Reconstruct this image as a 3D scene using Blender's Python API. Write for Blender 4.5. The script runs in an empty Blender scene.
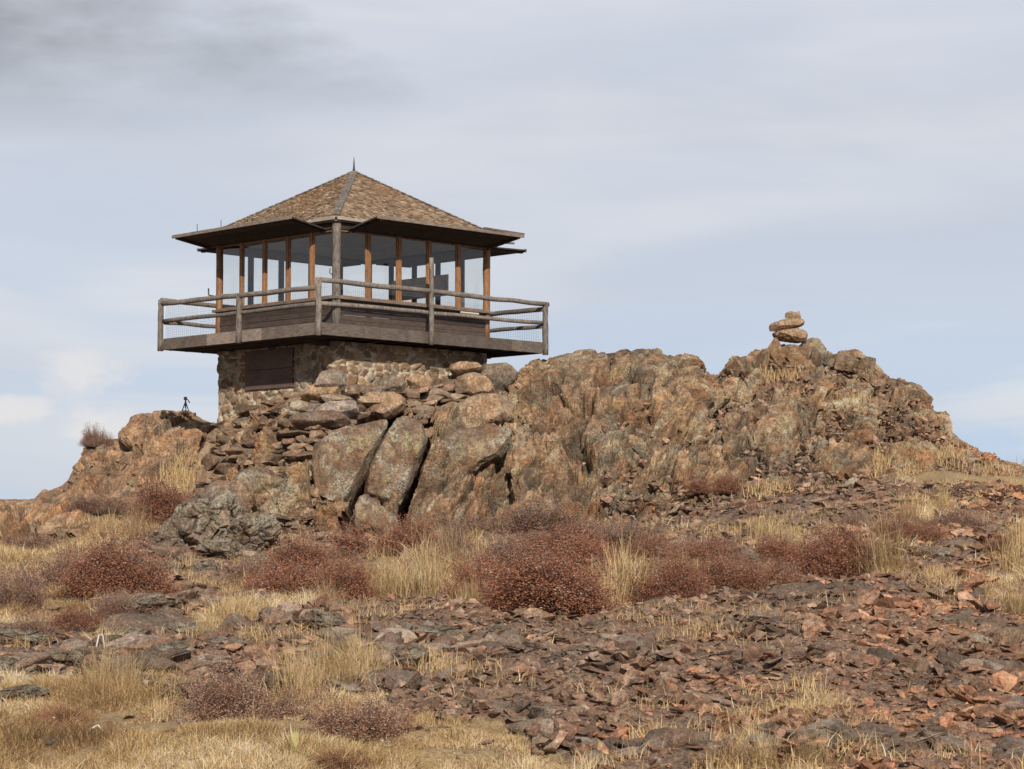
import bpy, bmesh, math, random
import numpy as np
from mathutils import Vector, Matrix
R = math.radians
random.seed(7); rng = np.random.default_rng(11)
scene = bpy.context.scene
COL = bpy.context.scene.collection

# ------------------------------------------------------------------ camera model
F_PX, PITCH, CX, CY = 2400.0, R(4.12), 512.0, 384.5
cp, sp = math.cos(PITCH), math.sin(PITCH)
def at(px, py, Y):
    """point seen at a pixel, at world depth Y (camera stands at the origin)"""
    k = (CY - py) / F_PX
    z = Y * (sp + k * cp) / (cp - k * sp)
    d = Y * cp + z * sp
    return np.array([(px - CX) * d / F_PX, Y, z])
def proj(x, y, z):
    d = y * cp + z * sp
    return CX + F_PX * x / d, CY - F_PX * (z * cp - y * sp) / d

# ------------------------------------------------------------------ numpy noise
def _h(ix, iy, iz, s=0):
    n = (ix * 374761393 + iy * 668265263 + iz * 2147483647 + s * 974634777) & 0xffffffff
    n = ((n ^ (n >> 13)) * 1274126177) & 0xffffffff
    n = ((n ^ (n >> 16)) * 2246822519) & 0xffffffff
    return ((n ^ (n >> 15)) & 0xffffff) / float(0xffffff)
def vnoise(P, s=0):
    P = np.asarray(P, float); I = np.floor(P).astype(np.int64); f = P - I
    w = f * f * f * (f * (f * 6 - 15) + 10)
    o = 0
    for a in (0, 1):
        for b in (0, 1):
            for c in (0, 1):
                ww = (w[..., 0] if a else 1 - w[..., 0]) * (w[..., 1] if b else 1 - w[..., 1]) * (w[..., 2] if c else 1 - w[..., 2])
                o = o + ww * _h(I[..., 0] + a, I[..., 1] + b, I[..., 2] + c, s)
    return o * 2 - 1
def fbm(P, oct=4, s=0, gain=.5):
    P = np.asarray(P, float); o = 0; a = 1
    for i in range(oct):
        o = o + a * vnoise(P * 2 ** i + i * 17.3, s + i); a *= gain
    return o
def voro(P, s=0):
    """F1, F2, random of the nearest cell, second random"""
    P = np.asarray(P, float); I = np.floor(P).astype(np.int64)
    n = P.shape[0]; F1 = np.full(n, 9.); F2 = np.full(n, 9.); C = np.zeros(n); C2 = np.zeros(n)
    for a in (-1, 0, 1):
        for b in (-1, 0, 1):
            for c in (-1, 0, 1):
                J = I + (a, b, c)
                q = np.stack([J[:, k] + _h(J[:, 0], J[:, 1], J[:, 2], s + 5 + k) for k in range(3)], 1)
                d = np.sqrt(((q - P) ** 2).sum(1)); near = d < F1
                F2 = np.where(near, F1, np.minimum(F2, d))
                C = np.where(near, _h(J[:, 0], J[:, 1], J[:, 2], s + 9), C)
                C2 = np.where(near, _h(J[:, 0], J[:, 1], J[:, 2], s + 12), C2)
                F1 = np.where(near, d, F1)
    return F1, F2, C, C2

def facets(P, s=0, tilt=.8):
    """cells of broken rock: an offset per cell, plus a tilted plane across it; returns height, edge, random"""
    P = np.asarray(P, float); I = np.floor(P).astype(np.int64)
    n = P.shape[0]; F1 = np.full(n, 9.); F2 = np.full(n, 9.); C = np.zeros(n); H = np.zeros(n)
    for a in (-1, 0, 1):
        for b in (-1, 0, 1):
            for c in (-1, 0, 1):
                J = I + (a, b, c); hh = [_h(J[:, 0], J[:, 1], J[:, 2], s + 5 + k) for k in range(7)]
                q = np.stack([J[:, k] + hh[k] for k in range(3)], 1); dl = P - q
                d = np.sqrt((dl ** 2).sum(1)); near = d < F1
                F2 = np.where(near, F1, np.minimum(F2, d)); C = np.where(near, hh[3], C)
                H = np.where(near, (hh[3] - .5) + tilt * ((hh[4] - .5) * dl[:, 0] + (hh[5] - .5) * dl[:, 2] * 1.6 + (hh[6] - .5) * dl[:, 1]), H)
                F1 = np.where(near, d, F1)
    return H, F2 - F1, C

# ------------------------------------------------------------------ object helpers
def link(o, parent=None):
    COL.objects.link(o)
    if parent is not None: o.parent = parent
    return o
def tag(o, label=None, cat=None, group=None, kind=None):
    if label: o['label'] = label
    if cat: o['category'] = cat
    if group: o['group'] = group
    if kind: o['kind'] = kind
    return o
def empty(name, loc, rz=0):
    o = bpy.data.objects.new(name, None); o.empty_display_size = .3
    o.location = loc; o.rotation_euler = (0, 0, rz)
    return link(o)
def mesh_np(name, V, faces, mat, attrs=None, smooth=False):
    """faces: list of (n,k) int arrays"""
    V = np.asarray(V, np.float32); me = bpy.data.meshes.new(name)
    fl = [np.asarray(f) for f in faces if len(f)]
    tot = sum(f.shape[0] for f in fl); loops = np.concatenate([f.ravel() for f in fl]).astype(np.int32)
    starts = []; s = 0
    for f in fl:
        starts.append(s + np.arange(f.shape[0]) * f.shape[1]); s += f.size
    me.vertices.add(len(V)); me.vertices.foreach_set('co', V.ravel())
    me.loops.add(len(loops)); me.loops.foreach_set('vertex_index', loops)
    me.polygons.add(tot); me.polygons.foreach_set('loop_start', np.concatenate(starts).astype(np.int32))
    me.update(calc_edges=True)
    me.polygons.foreach_set('use_smooth', np.full(tot, smooth))
    for k, a in (attrs or {}).items():
        at_ = me.attributes.new(k, 'FLOAT', 'POINT'); at_.data.foreach_set('value', np.asarray(a, np.float32))
    if mat: me.materials.append(mat)
    me.validate()
    return me
def obj(name, me, parent=None):
    return link(bpy.data.objects.new(name, me), parent)
def grid_faces(n, m):
    i = np.arange(n - 1)[:, None] * m + np.arange(m - 1)[None]
    return np.stack([i, i + 1, i + m + 1, i + m], -1).reshape(-1, 4)

class MB:
    """collects boxes / bars / tubes into one mesh"""
    def __init__(s): s.v = []; s.f = []; s.r = []
    def add(s, V, Fs, r=None):
        b = len(s.v); s.v += [tuple(map(float, p)) for p in V]; s.f += [tuple(b + i for i in f) for f in Fs]
        s.r += [random.random() if r is None else r] * len(V)
    def box(s, a, b, r=None, j=0):
        (x0, y0, z0), (x1, y1, z1) = a, b
        V = [(x0, y0, z0), (x1, y0, z0), (x1, y1, z0), (x0, y1, z0), (x0, y0, z1), (x1, y0, z1), (x1, y1, z1), (x0, y1, z1)]
        if j: V = [tuple(c + random.uniform(-j, j) for c in p) for p in V]
        s.add(V, [(0, 3, 2, 1), (4, 5, 6, 7), (0, 1, 5, 4), (1, 2, 6, 5), (2, 3, 7, 6), (3, 0, 4, 7)], r)
    def hexa(s, V, r=None):
        s.add(V, [(0, 3, 2, 1), (4, 5, 6, 7), (0, 1, 5, 4), (1, 2, 6, 5), (2, 3, 7, 6), (3, 0, 4, 7)], r)
    def bar(s, p, q, w, h, r=None):
        p, q = Vector(p), Vector(q); d = (q - p).normalized()
        up = Vector((0, 0, 1)) if abs(d.z) < .9 else Vector((1, 0, 0))
        a = d.cross(up).normalized() * w / 2; b = a.cross(d).normalized() * h / 2
        V = [p - a - b, p + a - b, p + a + b, p - a + b, q - a - b, q + a - b, q + a + b, q - a + b]
        s.hexa(V, r)
    def tube(s, pts, rads, n=10, r=None, wob=0):
        pts = [Vector(p) for p in pts]; V = []; Fs = []
        for i, p in enumerate(pts):
            d = (pts[min(i + 1, len(pts) - 1)] - pts[max(i - 1, 0)]).normalized()
            up = Vector((0, 0, 1)) if abs(d.z) < .9 else Vector((1, 0, 0))
            a = d.cross(up).normalized(); b = a.cross(d)
            rr = rads[i] if hasattr(rads, '__len__') else rads
            for k in range(n):
                t = 2 * math.pi * k / n; q = rr * (1 + random.uniform(-wob, wob))
                V.append(p + a * math.cos(t) * q + b * math.sin(t) * q)
        for i in range(len(pts) - 1):
            for k in range(n):
                Fs.append((i * n + k, i * n + (k + 1) % n, (i + 1) * n + (k + 1) % n, (i + 1) * n + k))
        Fs.append(tuple(range(n))[::-1]); Fs.append(tuple(range((len(pts) - 1) * n, len(pts) * n)))
        s.add(V, Fs, r)
    def log(s, p, q, rad, r=None, seg=8, bend=.01, taper=0):
        p, q = Vector(p), Vector(q); pts = []; rr = []
        for i in range(seg + 1):
            t = i / seg; pts.append(p.lerp(q, t) + Vector([random.uniform(-bend, bend) for _ in range(3)])); rr.append(rad * (1 - taper * t) * random.uniform(.94, 1.06))
        s.tube(pts, rr, 10, r, .05)
    def build(s, name, mat, parent=None, smooth=False, bevel=0):
        me = bpy.data.meshes.new(name); me.from_pydata(s.v, [], s.f); me.update()
        a = me.attributes.new('rnd', 'FLOAT', 'POINT'); a.data.foreach_set('value', np.array(s.r, np.float32))
        me.materials.append(mat)
        if smooth: me.polygons.foreach_set('use_smooth', np.full(len(me.polygons), True))
        bm = bmesh.new(); bm.from_mesh(me); bmesh.ops.recalc_face_normals(bm, faces=list(bm.faces)); bm.to_mesh(me); bm.free()
        if bevel:
            bm = bmesh.new(); bm.from_mesh(me)
            bmesh.ops.bevel(bm, geom=list(bm.edges), offset=bevel, segments=1, affect='EDGES', clamp_overlap=True)
            bm.to_mesh(me); bm.free()
        return obj(name, me, parent)

# ------------------------------------------------------------------ materials
class NT:
    def __init__(s, name):
        s.m = bpy.data.materials.new(name); s.m.use_nodes = True; s.t = s.m.node_tree; s.t.nodes.clear()
        s.out = s.n('ShaderNodeOutputMaterial'); s.b = s.n('ShaderNodeBsdfPrincipled'); s.b.inputs['Specular IOR Level'].default_value = .25
        s.b.inputs['Roughness'].default_value = .9
        s.l(s.b.outputs[0], s.out.inputs[0]); s.co = s.n('ShaderNodeTexCoord').outputs['Object']
    def n(s, t, **k):
        x = s.t.nodes.new(t)
        for a, v in k.items(): setattr(x, a, v)
        return x
    def l(s, a, b): s.t.links.new(a, b)
    def val(s, sock, v):
        if isinstance(v, bpy.types.NodeSocket): s.l(v, sock)
        else: sock.default_value = v
    def mapv(s, scale=(1, 1, 1), rot=(0, 0, 0), src=None):
        m = s.n('ShaderNodeMapping'); m.inputs['Scale'].default_value = scale; m.inputs['Rotation'].default_value = rot
        s.l(src or s.co, m.inputs[0]); return m.outputs[0]
    def noise(s, scale, det=4, rough=.6, v=None, dist=0, off=None):
        x = s.n('ShaderNodeTexNoise'); x.inputs['Scale'].default_value = scale; x.inputs['Detail'].default_value = det
        x.inputs['Roughness'].default_value = rough; x.inputs['Distortion'].default_value = dist
        s.l(v or s.co, x.inputs['Vector']); return x.outputs['Fac']
    def voro(s, scale, feat='F1', v=None, out='Distance'):
        x = s.n('ShaderNodeTexVoronoi', feature=feat); x.inputs['Scale'].default_value = scale
        s.l(v or s.co, x.inputs['Vector']); return x.outputs[out]
    def ramp(s, fac, pts, interp='LINEAR'):
        x = s.n('ShaderNodeValToRGB'); cr = x.color_ramp; cr.interpolation = interp
        while len(cr.elements) < len(pts): cr.elements.new(.5)
        for e, (p, c) in zip(cr.elements, pts):
            e.position = p; e.color = (*c, 1) if hasattr(c, '__len__') else (c, c, c, 1)
        s.l(fac, x.inputs[0]); return x.outputs[0]
    def mix(s, f, a, b, mode='MIX'):
        x = s.n('ShaderNodeMix', data_type='RGBA', blend_type=mode)
        s.val(x.inputs[0], f); 
        for i, v in ((6, a), (7, b)):
            s.val(x.inputs[i], v if isinstance(v, bpy.types.NodeSocket) else (*v, 1))
        return x.outputs[2]
    def math(s, op, a, b=0.0, clamp=False):
        x = s.n('ShaderNodeMath', operation=op, use_clamp=clamp); s.val(x.inputs[0], a); s.val(x.inputs[1], b); return x.outputs[0]
    def attr(s, name): return s.n('ShaderNodeAttribute', attribute_name=name).outputs['Fac']
    def bump(s, h, strength=.5, dist=.02, prev=None):
        x = s.n('ShaderNodeBump'); x.inputs['Strength'].default_value = strength; x.inputs['Distance'].default_value = dist
        s.l(h, x.inputs['Height'])
        if prev: s.l(prev, x.inputs['Normal'])
        s.l(x.outputs[0], s.b.inputs['Normal']); return x.outputs[0]
    def color(s, c): s.val(s.b.inputs['Base Color'], c if isinstance(c, bpy.types.NodeSocket) else (*c, 1)); return s

def rock_mat(name, base, rust, dark, lichen=.5, yl=(.36, .35, .20), gl=(.36, .36, .31), sc=1.0, rnd=None, dk=.5):
    M = NT(name)
    if rnd == 'object':
        oi = M.n('ShaderNodeObjectInfo'); r = oi.outputs['Random']
        add = M.n('ShaderNodeVectorMath', operation='ADD'); M.l(M.co, add.inputs[0]); 
        k = M.math('MULTIPLY', r, 37.0); M.l(k, add.inputs[1]); M.co = add.outputs[0]
    n1 = M.noise(.9 * sc, 6, .68, dist=.5)
    tan = tuple(x * k for x, k in zip(base, (1.45, 1.45, 1.5)))
    c = M.ramp(n1, [(.32, dark), (.42, base), (.5, tan), (.53, base), (.60, rust), (.7, dark)])
    st = M.noise(1.0, 5, .7, v=M.mapv((5 * sc, 2.5 * sc, .9 * sc), (0, R(28), 0)))
    c = M.mix(.45, c, M.ramp(st, [(.34, (.5, .5, .52)), (.5, (1, 1, 1)), (.66, (1.45, 1.38, 1.25))]), 'MULTIPLY')
    n2 = M.noise(8 * sc, 6, .75)
    c = M.mix(.9, c, M.ramp(n2, [(.34, .35), (.5, .95), (.66, 1.5)]), 'MULTIPLY')
    v = M.voro(24 * sc, v=M.mapv((1, 1, 1)))
    c = M.mix(.35, c, M.ramp(v, [(.1, 1.2), (.7, .65)]), 'MULTIPLY')
    d1 = M.noise(1.9 * sc, 6, .75, v=M.mapv((1, 1, .6), (0, .6, 0))); d2 = M.noise(17 * sc, 5, .75)
    md = M.math('MULTIPLY', M.ramp(d1, [(.5, 0), (.58, 1)]), M.ramp(d2, [(.44, 0), (.5, 1)]))
    c = M.mix(M.math('MULTIPLY', md, dk), c, (.075, .06, .048))
    a1 = M.noise(1.5 * sc, 6, .85); a2 = M.noise(30 * sc, 6, .85)
    ml = M.math('MULTIPLY', M.ramp(a1, [(.53, 0), (.60, 1)]), M.ramp(a2, [(.49, 0), (.54, 1)]))
    c = M.mix(M.math('MULTIPLY', ml, lichen), c, yl)
    b1 = M.noise(1.0 * sc, 6, .75, v=M.mapv((1, 1, 1), (1, 2, 3))); b2 = M.noise(21 * sc, 6, .85, v=M.mapv((1, 1, 1), (2, 1, .5)))
    mg = M.math('MULTIPLY', M.ramp(b1, [(.51, 0), (.58, 1)]), M.ramp(b2, [(.49, 0), (.53, 1)]))
    c = M.mix(M.math('MULTIPLY', mg, lichen), c, gl)
    if rnd == 'crag':
        c = M.mix(1, c, M.ramp(M.attr('tone'), [(.25, (.5, .5, .5)), (.42, (.78, .78, .76)), (.5, (.95, .93, .9)), (.6, (1.1, .97, .85)), (.75, (1.32, 1.3, 1.2))]), 'MULTIPLY'); rnd = None
    if rnd == 'attr':
        zn = M.noise(.55, 4, .6, dist=.6); sx = M.n('ShaderNodeSeparateXYZ'); M.l(M.co, sx.inputs[0])
        ee = M.math('ADD', M.math('MULTIPLY', sx.outputs[0], .12), M.math('MULTIPLY', sx.outputs[1], -.03)); ee = M.math('ADD', ee, M.math('ADD', zn, .05))
        c = M.mix(1, c, M.ramp(ee, [(.0, (.88, .88, .88)), (.35, (1.12, .97, .87))]), 'MULTIPLY')
        c = M.mix(1, c, M.ramp(zn, [(.34, (.7, .68, .67)), (.45, (.92, .90, .88)), (.56, (1.05, .98, .92)), (.66, (1.08, .96, .87))]), 'MULTIPLY')
    if rnd:
        rr = r if rnd == 'object' else M.attr('rnd')
        c = M.mix(1.0, c, M.ramp(rr, [(0, (.62, .56, .54)), (.25, (.8, .76, .73)), (.45, (1.0, .9, .86)), (.6, (1.12, .98, .9)), (.78, (1.0, 1.05, 1.1)), (.93, (1.35, 1.3, 1.2))]), 'MULTIPLY')
        rv = M.math('FRACT', M.math('MULTIPLY', rr, 97.3)); c = M.mix(1.0, c, M.ramp(rv, [(0, .65), (1, 1.3)]), 'MULTIPLY')
    M.color(c)
    h = M.math('ADD', M.math('MULTIPLY', n2, 1.0), M.math('MULTIPLY', a2, .35))
    h = M.math('ADD', h, M.math('MULTIPLY', v, -.4))
    M.bump(h, .9, .05 / sc)
    return M.m

MAT = {}
MAT['crag'] = rock_mat('crag_rock', (.195, .126, .078), (.235, .124, .064), (.12, .08, .056), .65, yl=(.34, .34, .2), gl=(.35, .36, .28), sc=1.0, rnd='crag', dk=.6)
MAT['crag_left'] = rock_mat('left_crag_rock', (.22, .137, .083), (.275, .145, .073), (.145, .093, .063), .4, sc=.8, rnd='crag', dk=.4)
MAT['slab'] = rock_mat('slab_rock', (.155, .10, .062), (.18, .095, .052), (.10, .072, .05), .7, yl=(.41, .41, .22), gl=(.38, .39, .31), sc=1.1, dk=.6)
MAT['dark_rock'] = rock_mat('lichen_rock', (.15, .11, .078), (.18, .115, .075), (.095, .072, .055), .75, gl=(.36, .34, .26), sc=1.6, dk=.8)
MAT['stone'] = rock_mat('loose_stone', (.20, .145, .11), (.235, .15, .10), (.14, .105, .09), .5, sc=2.0, rnd='object', dk=.45)
MAT['bank_stone'] = rock_mat('bank_stone', (.205, .14, .095), (.235, .138, .08), (.135, .098, .072), .5, sc=1.8, rnd='object', dk=.55)
MAT['orange_stone'] = rock_mat('orange_stone', (.25, .16, .095), (.265, .155, .082), (.19, .13, .085), .35, sc=1.8, dk=.4)
MAT['pale_stone'] = rock_mat('pale_stone', (.29, .24, .165), (.28, .21, .135), (.22, .18, .13), .4, sc=2.5, dk=.3)
MAT['scree'] = rock_mat('scree_stone', (.235, .152, .108), (.25, .145, .092), (.165, .112, .084), .6, sc=2.4, rnd='attr', dk=.4)

def wood(name, c0, c1, grain=(1, 1, 1), rough=.85, vary=.5, fine=30, bump=.4):
    M = NT(name); v = M.mapv(grain)
    n = M.noise(fine, 5, .65, v=v); c = M.ramp(n, [(.32, c0), (.66, c1)])
    n2 = M.noise(3, 4, .7); c = M.mix(.6, c, M.ramp(n2, [(.3, .6), (.7, 1.25)]), 'MULTIPLY')
    c = M.mix(vary, c, M.ramp(M.attr('rnd'), [(0, .4), (.5, 1), (1, 1.8)]), 'MULTIPLY')
    M.color(c); M.b.inputs['Roughness'].default_value = rough; M.bump(n, bump, .01); return M.m
MAT['grey_log'] = wood('weathered_log', (.06, .048, .04), (.21, .175, .145), (1, 1, .25), vary=.3, bump=.8)
MAT['fascia'] = wood('fascia_board', (.055, .038, .03), (.19, .15, .122), (.2, .2, 3), vary=.85, bump=.8)
MAT['siding'] = wood('siding_board', (.03, .021, .017), (.095, .066, .052), (.2, .2, 3), vary=.5)
MAT['dark_wood'] = wood('dark_timber', (.022, .016, .013), (.06, .043, .034), (.3, .3, 2), vary=.5)
MAT['orange_wood'] = wood('varnished_timber', (.10, .045, .022), (.34, .165, .07), (3, 3, .25), rough=.5, vary=.35)
MAT['red_wood'] = wood('brown_shutter_board', (.08, .05, .04), (.16, .105, .082), (.2, .2, 3), vary=.3)
MAT['ceiling'] = wood('grey_ceiling_board', (.33, .315, .29), (.46, .44, .41), (1, 1, 1), vary=.2, bump=.1)
MAT['grey_post'] = wood('grey_painted_post', (.09, .092, .095), (.15, .15, .152), (3, 3, .3), vary=.2)
MAT['panel'] = wood('brown_grey_panel', (.36, .27, .2), (.55, .46, .38), (1, 1, 1), vary=.3)
MAT['soffit'] = wood('pale_soffit_board', (.15, .12, .095), (.33, .27, .21), (.3, .3, 3), vary=.4)
def shingle():
    M = NT('shingle'); n = M.noise(22, 5, .7)
    c = M.ramp(M.attr('rnd'), [(0, (.13, .085, .055)), (.3, (.215, .145, .092)), (.6, (.28, .195, .125)), (.85, (.34, .25, .17)), (1, (.42, .33, .24))])
    c = M.mix(.7, c, M.ramp(n, [(.3, .6), (.7, 1.3)]), 'MULTIPLY')
    n2 = M.noise(.9, 3, .6); c = M.mix(M.ramp(n2, [(.52, 0), (.66, .5)]), c, (.24, .13, .07))
    M.color(c); M.bump(n, .4, .01); return M.m
MAT['shingle'] = shingle()
def masonry():
    M = NT('masonry'); a = M.attr('mortar'); r = M.attr('cell'); n = M.noise(16, 5, .7)
    c = M.ramp(r, [(0, (.10, .065, .042)), (.3, (.22, .13, .07)), (.55, (.16, .115, .085)), (.75, (.30, .19, .10)), (1, (.24, .20, .155))])
    c = M.mix(.8, c, M.ramp(n, [(.3, .5), (.7, 1.4)]), 'MULTIPLY')
    mc = M.mix(.7, (.47, .40, .29), M.ramp(M.noise(9, 4, .7), [(.3, .55), (.7, 1.2)]), 'MULTIPLY')
    c = M.mix(a, c, mc); M.color(c); M.bump(n, .6, .03); return M.m
MAT['masonry'] = masonry()
M = NT('iron'); M.color((.03, .03, .032)); M.b.inputs['Roughness'].default_value = .5; MAT['iron'] = M.m
M = NT('black_plastic'); M.color(M.mix(.5, (.012, .013, .018), M.ramp(M.noise(40), [(.3, .5), (.7, 1.5)]), 'MULTIPLY')); M.b.inputs['Roughness'].default_value = .4; MAT['black'] = M.m
M = NT('pale_paint'); M.color(M.mix(.5, (.6, .55, .44), M.ramp(M.noise(20), [(.3, .6), (.7, 1.2)]), 'MULTIPLY')); MAT['pale_paint'] = M.m
def glass():
    m = bpy.data.materials.new('window_glass'); m.use_nodes = True; t = m.node_tree; t.nodes.clear()
    o = t.nodes.new('ShaderNodeOutputMaterial'); mx = t.nodes.new('ShaderNodeMixShader'); tr = t.nodes.new('ShaderNodeBsdfTransparent'); g = t.nodes.new('ShaderNodeBsdfGlossy')
    tr.inputs[0].default_value = (.965, .97, .965, 1); g.inputs['Roughness'].default_value = .03; g.inputs[0].default_value = (.9, .9, .9, 1)
    fr = t.nodes.new('ShaderNodeLayerWeight'); fr.inputs[0].default_value = .5; pw = t.nodes.new('ShaderNodeMath'); pw.operation = 'POWER'; pw.inputs[1].default_value = 4
    ad = t.nodes.new('ShaderNodeMath'); ad.operation = 'MULTIPLY_ADD'; ad.inputs[1].default_value = .7; ad.inputs[2].default_value = .03
    t.links.new(fr.outputs['Facing'], pw.inputs[0]); t.links.new(pw.outputs[0], ad.inputs[0]); t.links.new(ad.outputs[0], mx.inputs[0]); t.links.new(tr.outputs[0], mx.inputs[1]); t.links.new(g.outputs[0], mx.inputs[2]); t.links.new(mx.outputs[0], o.inputs[0]); return m
MAT['glass'] = glass()
def plant(name, stops, trans=.25, obj_rnd=True, rough=.8):
    M = NT(name); c = M.ramp(M.attr('rnd'), stops)
    if obj_rnd:
        oi = M.n('ShaderNodeObjectInfo').outputs['Random']
        c = M.mix(1, c, M.ramp(oi, [(0, (.8, .76, .76)), (.5, (1, 1, 1)), (1, (1.15, 1.08, 1.0))]), 'MULTIPLY')
    M.color(c); M.b.inputs['Roughness'].default_value = rough
    tr = M.n('ShaderNodeBsdfTranslucent'); M.l(c, tr.inputs[0]); mx = M.n('ShaderNodeMixShader'); mx.inputs[0].default_value = trans
    M.l(M.b.outputs[0], mx.inputs[1]); M.l(tr.outputs[0], mx.inputs[2]); M.l(mx.outputs[0], M.out.inputs[0]); return M.m
MAT['grass'] = plant('dry_grass', [(0, (.15, .085, .045)), (.22, (.30, .185, .085)), (.55, (.48, .325, .15)), (.85, (.59, .445, .24)), (1, (.70, .6, .44))], .3, False)
MAT['red_leaf'] = plant('red_shrub_leaf', [(0, (.12, .05, .034)), (.35, (.25, .10, .056)), (.7, (.34, .15, .085)), (.9, (.38, .22, .15)), (1, (.44, .34, .26))])
MAT['pink_leaf'] = plant('faded_shrub_leaf', [(0, (.14, .075, .052)), (.4, (.28, .15, .10)), (.75, (.37, .22, .15)), (.95, (.43, .32, .24)), (1, (.47, .41, .33))])
MAT['brown_leaf'] = plant('brown_bush_leaf', [(0, (.09, .05, .032)), (.5, (.19, .11, .07)), (1, (.30, .21, .14))])
MAT['twig'] = plant('grey_twig', [(0, (.07, .05, .042)), (.6, (.16, .125, .105)), (1, (.28, .24, .20))], .05)
MAT['yucca'] = plant('yucca_leaf', [(0, (.34, .30, .10)), (.6, (.50, .45, .19)), (1, (.60, .55, .30))], .15)
MAT['stalk'] = plant('bleached_stalk', [(0, (.5, .46, .4)), (1, (.66, .62, .54))], .05)

# ------------------------------------------------------------------ ground height
GU = np.array([-900, -300, 0, 150, 300, 450, 600, 750, 900, 1024, 1300, 1900.])
GY = np.array([17, 20, 24, 28, 33, 40, 46, 52, 58, 66, 80.])
GP = np.array([
 [769] * 8, [718, 716, 714, 712, 712, 712, 714, 716], [664, 662, 658, 655, 655, 655, 658, 662], [625, 622, 618, 615, 615, 615, 618, 622],
 [592, 588, 585, 583, 583, 580, 582, 586], [563, 555, 556, 553, 554, 545, 537, 547], [560, 535, 542, 540, 540, 522, 502, 516],
 [556, 526, 536, 534, 530, 505, 480, 492], [552, 522, 534, 530, 525, 490, 468, 477], [558, 530, 534, 530, 525, 500, 482, 490], [575, 570, 560, 560, 560, 550, 550, 560]], float)
GP = np.concatenate([GP[:, :1] + 60, GP[:, :1] + 15, GP, GP[:, -1:] + 12, GP[:, -1:] + 60], 1)
GZ = np.array([[at(0, p, y)[2] for p in row] for row, y in zip(GP, GY)])
def _cub(xs, x):
    i = np.clip(np.searchsorted(xs, x) - 1, 0, len(xs) - 2); t = np.clip((x - xs[i]) / (xs[i + 1] - xs[i]), 0, 1)
    return i, t * t * (3 - 2 * t) * .35 + t * .65
def gz_base(X, Y):
    X = np.asarray(X, float); Y = np.asarray(Y, float)
    U = 512 + F_PX * X / np.maximum(Y, 14); Uc = np.clip(U, GU[0], GU[-1]); Yc = np.clip(Y, 17, 80)
    i, t = _cub(GU, Uc); j, s = _cub(GY, Yc)
    z = (GZ[j, i] * (1 - t) + GZ[j, i + 1] * t) * (1 - s) + (GZ[j + 1, i] * (1 - t) + GZ[j + 1, i + 1] * t) * s
    z = np.where(Y < 17, GZ[0, 3] - (17 - np.clip(Y, 0, 17)) * .012 - np.maximum(-Y, 0) * .05, z)
    z = z - np.maximum(Y - 80, 0) * .16 * np.exp(-np.maximum(Y - 80, 0) / 900) - np.maximum(np.abs(X) - 30, 0) * .05
    return z
def gz(X, Y):
    X = np.asarray(X, float); Y = np.asarray(Y, float); sh = X.shape
    P = np.stack([X.ravel(), Y.ravel(), np.zeros(X.size)], 1)
    n = .13 * fbm(P * .55, 3, 3) + .045 * fbm(P * 2.2, 3, 8)
    fade = np.clip((P[:, 1] - 4) / 12, .1, 1)
    return gz_base(X, Y) + (n * fade).reshape(sh)
def ground_at(px, py, y0=15.5, y1=66):
    Y = np.linspace(y0, y1, 700); X = (px - CX) * (Y * 1.005) / F_PX
    Z = gz(X, Y); _, v = proj(X, Y, Z); k = np.argmax(v <= py)
    if v[k] > py: k = len(Y) - 1
    return np.array([X[k], Y[k], Z[k]])

# areas, outlined on the photograph and projected onto the ground
def in_poly(x, y, poly):
    c = np.zeros(np.shape(x), bool); n = len(poly)
    for i in range(n):
        (x0, y0), (x1, y1) = poly[i], poly[(i + 1) % n]
        if y0 == y1: continue
        c ^= ((y0 > y) != (y1 > y)) & (x < (x1 - x0) * (y - y0) / (y1 - y0) + x0)
    return c
GRASS = [
 [(-300, 700), (60, 676), (160, 684), (260, 700), (420, 690), (440, 725), (520, 745), (600, 770), (640, 860), (-300, 860)],
 [(-300, 530), (60, 516), (140, 505), (165, 530), (140, 550), (100, 590), (130, 612), (60, 632), (-300, 640)],
 [(190, 612), (240, 590), (320, 590), (380, 545), (470, 505), (520, 560), (490, 600), (380, 600), (300, 612), (230, 632), (190, 636)],
 [(560, 590), (640, 545), (645, 600), (560, 618)], [(855, 515), (920, 530), (915, 572), (865, 575)],
 [(990, 545), (1024, 520), (1400, 500), (1400, 700), (1012, 640), (1002, 600)],
 [(900, 470), (960, 460), (1400, 470), (1400, 500), (1000, 505), (940, 520), (890, 500)],
 [(720, 745), (790, 705), (870, 745), (880, 860), (700, 860)], [(70, 640), (185, 640), (215, 700), (60, 700)],
 [(255, 655), (400, 655), (430, 700), (250, 700)], [(640, 530), (860, 530), (860, 560), (640, 580)]]
SCREE = [
 [(400, 640), (470, 600), (620, 612), (760, 575), (900, 575), (985, 560), (1010, 640), (1400, 700), (1400, 900), (640, 900), (600, 770), (440, 725)],
 [(620, 500), (700, 470), (760, 460), (900, 450), (1100, 460), (1400, 480), (1400, 560), (985, 570), (900, 580), (860, 560), (640, 560)],
 [(-300, 650), (70, 645), (200, 640), (400, 600), (640, 610), (640, 650), (420, 690), (250, 700), (60, 680), (-300, 705)],
 [(125, 550), (180, 520), (350, 540), (380, 545), (320, 590), (190, 625), (120, 620), (100, 590)]]
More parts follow.
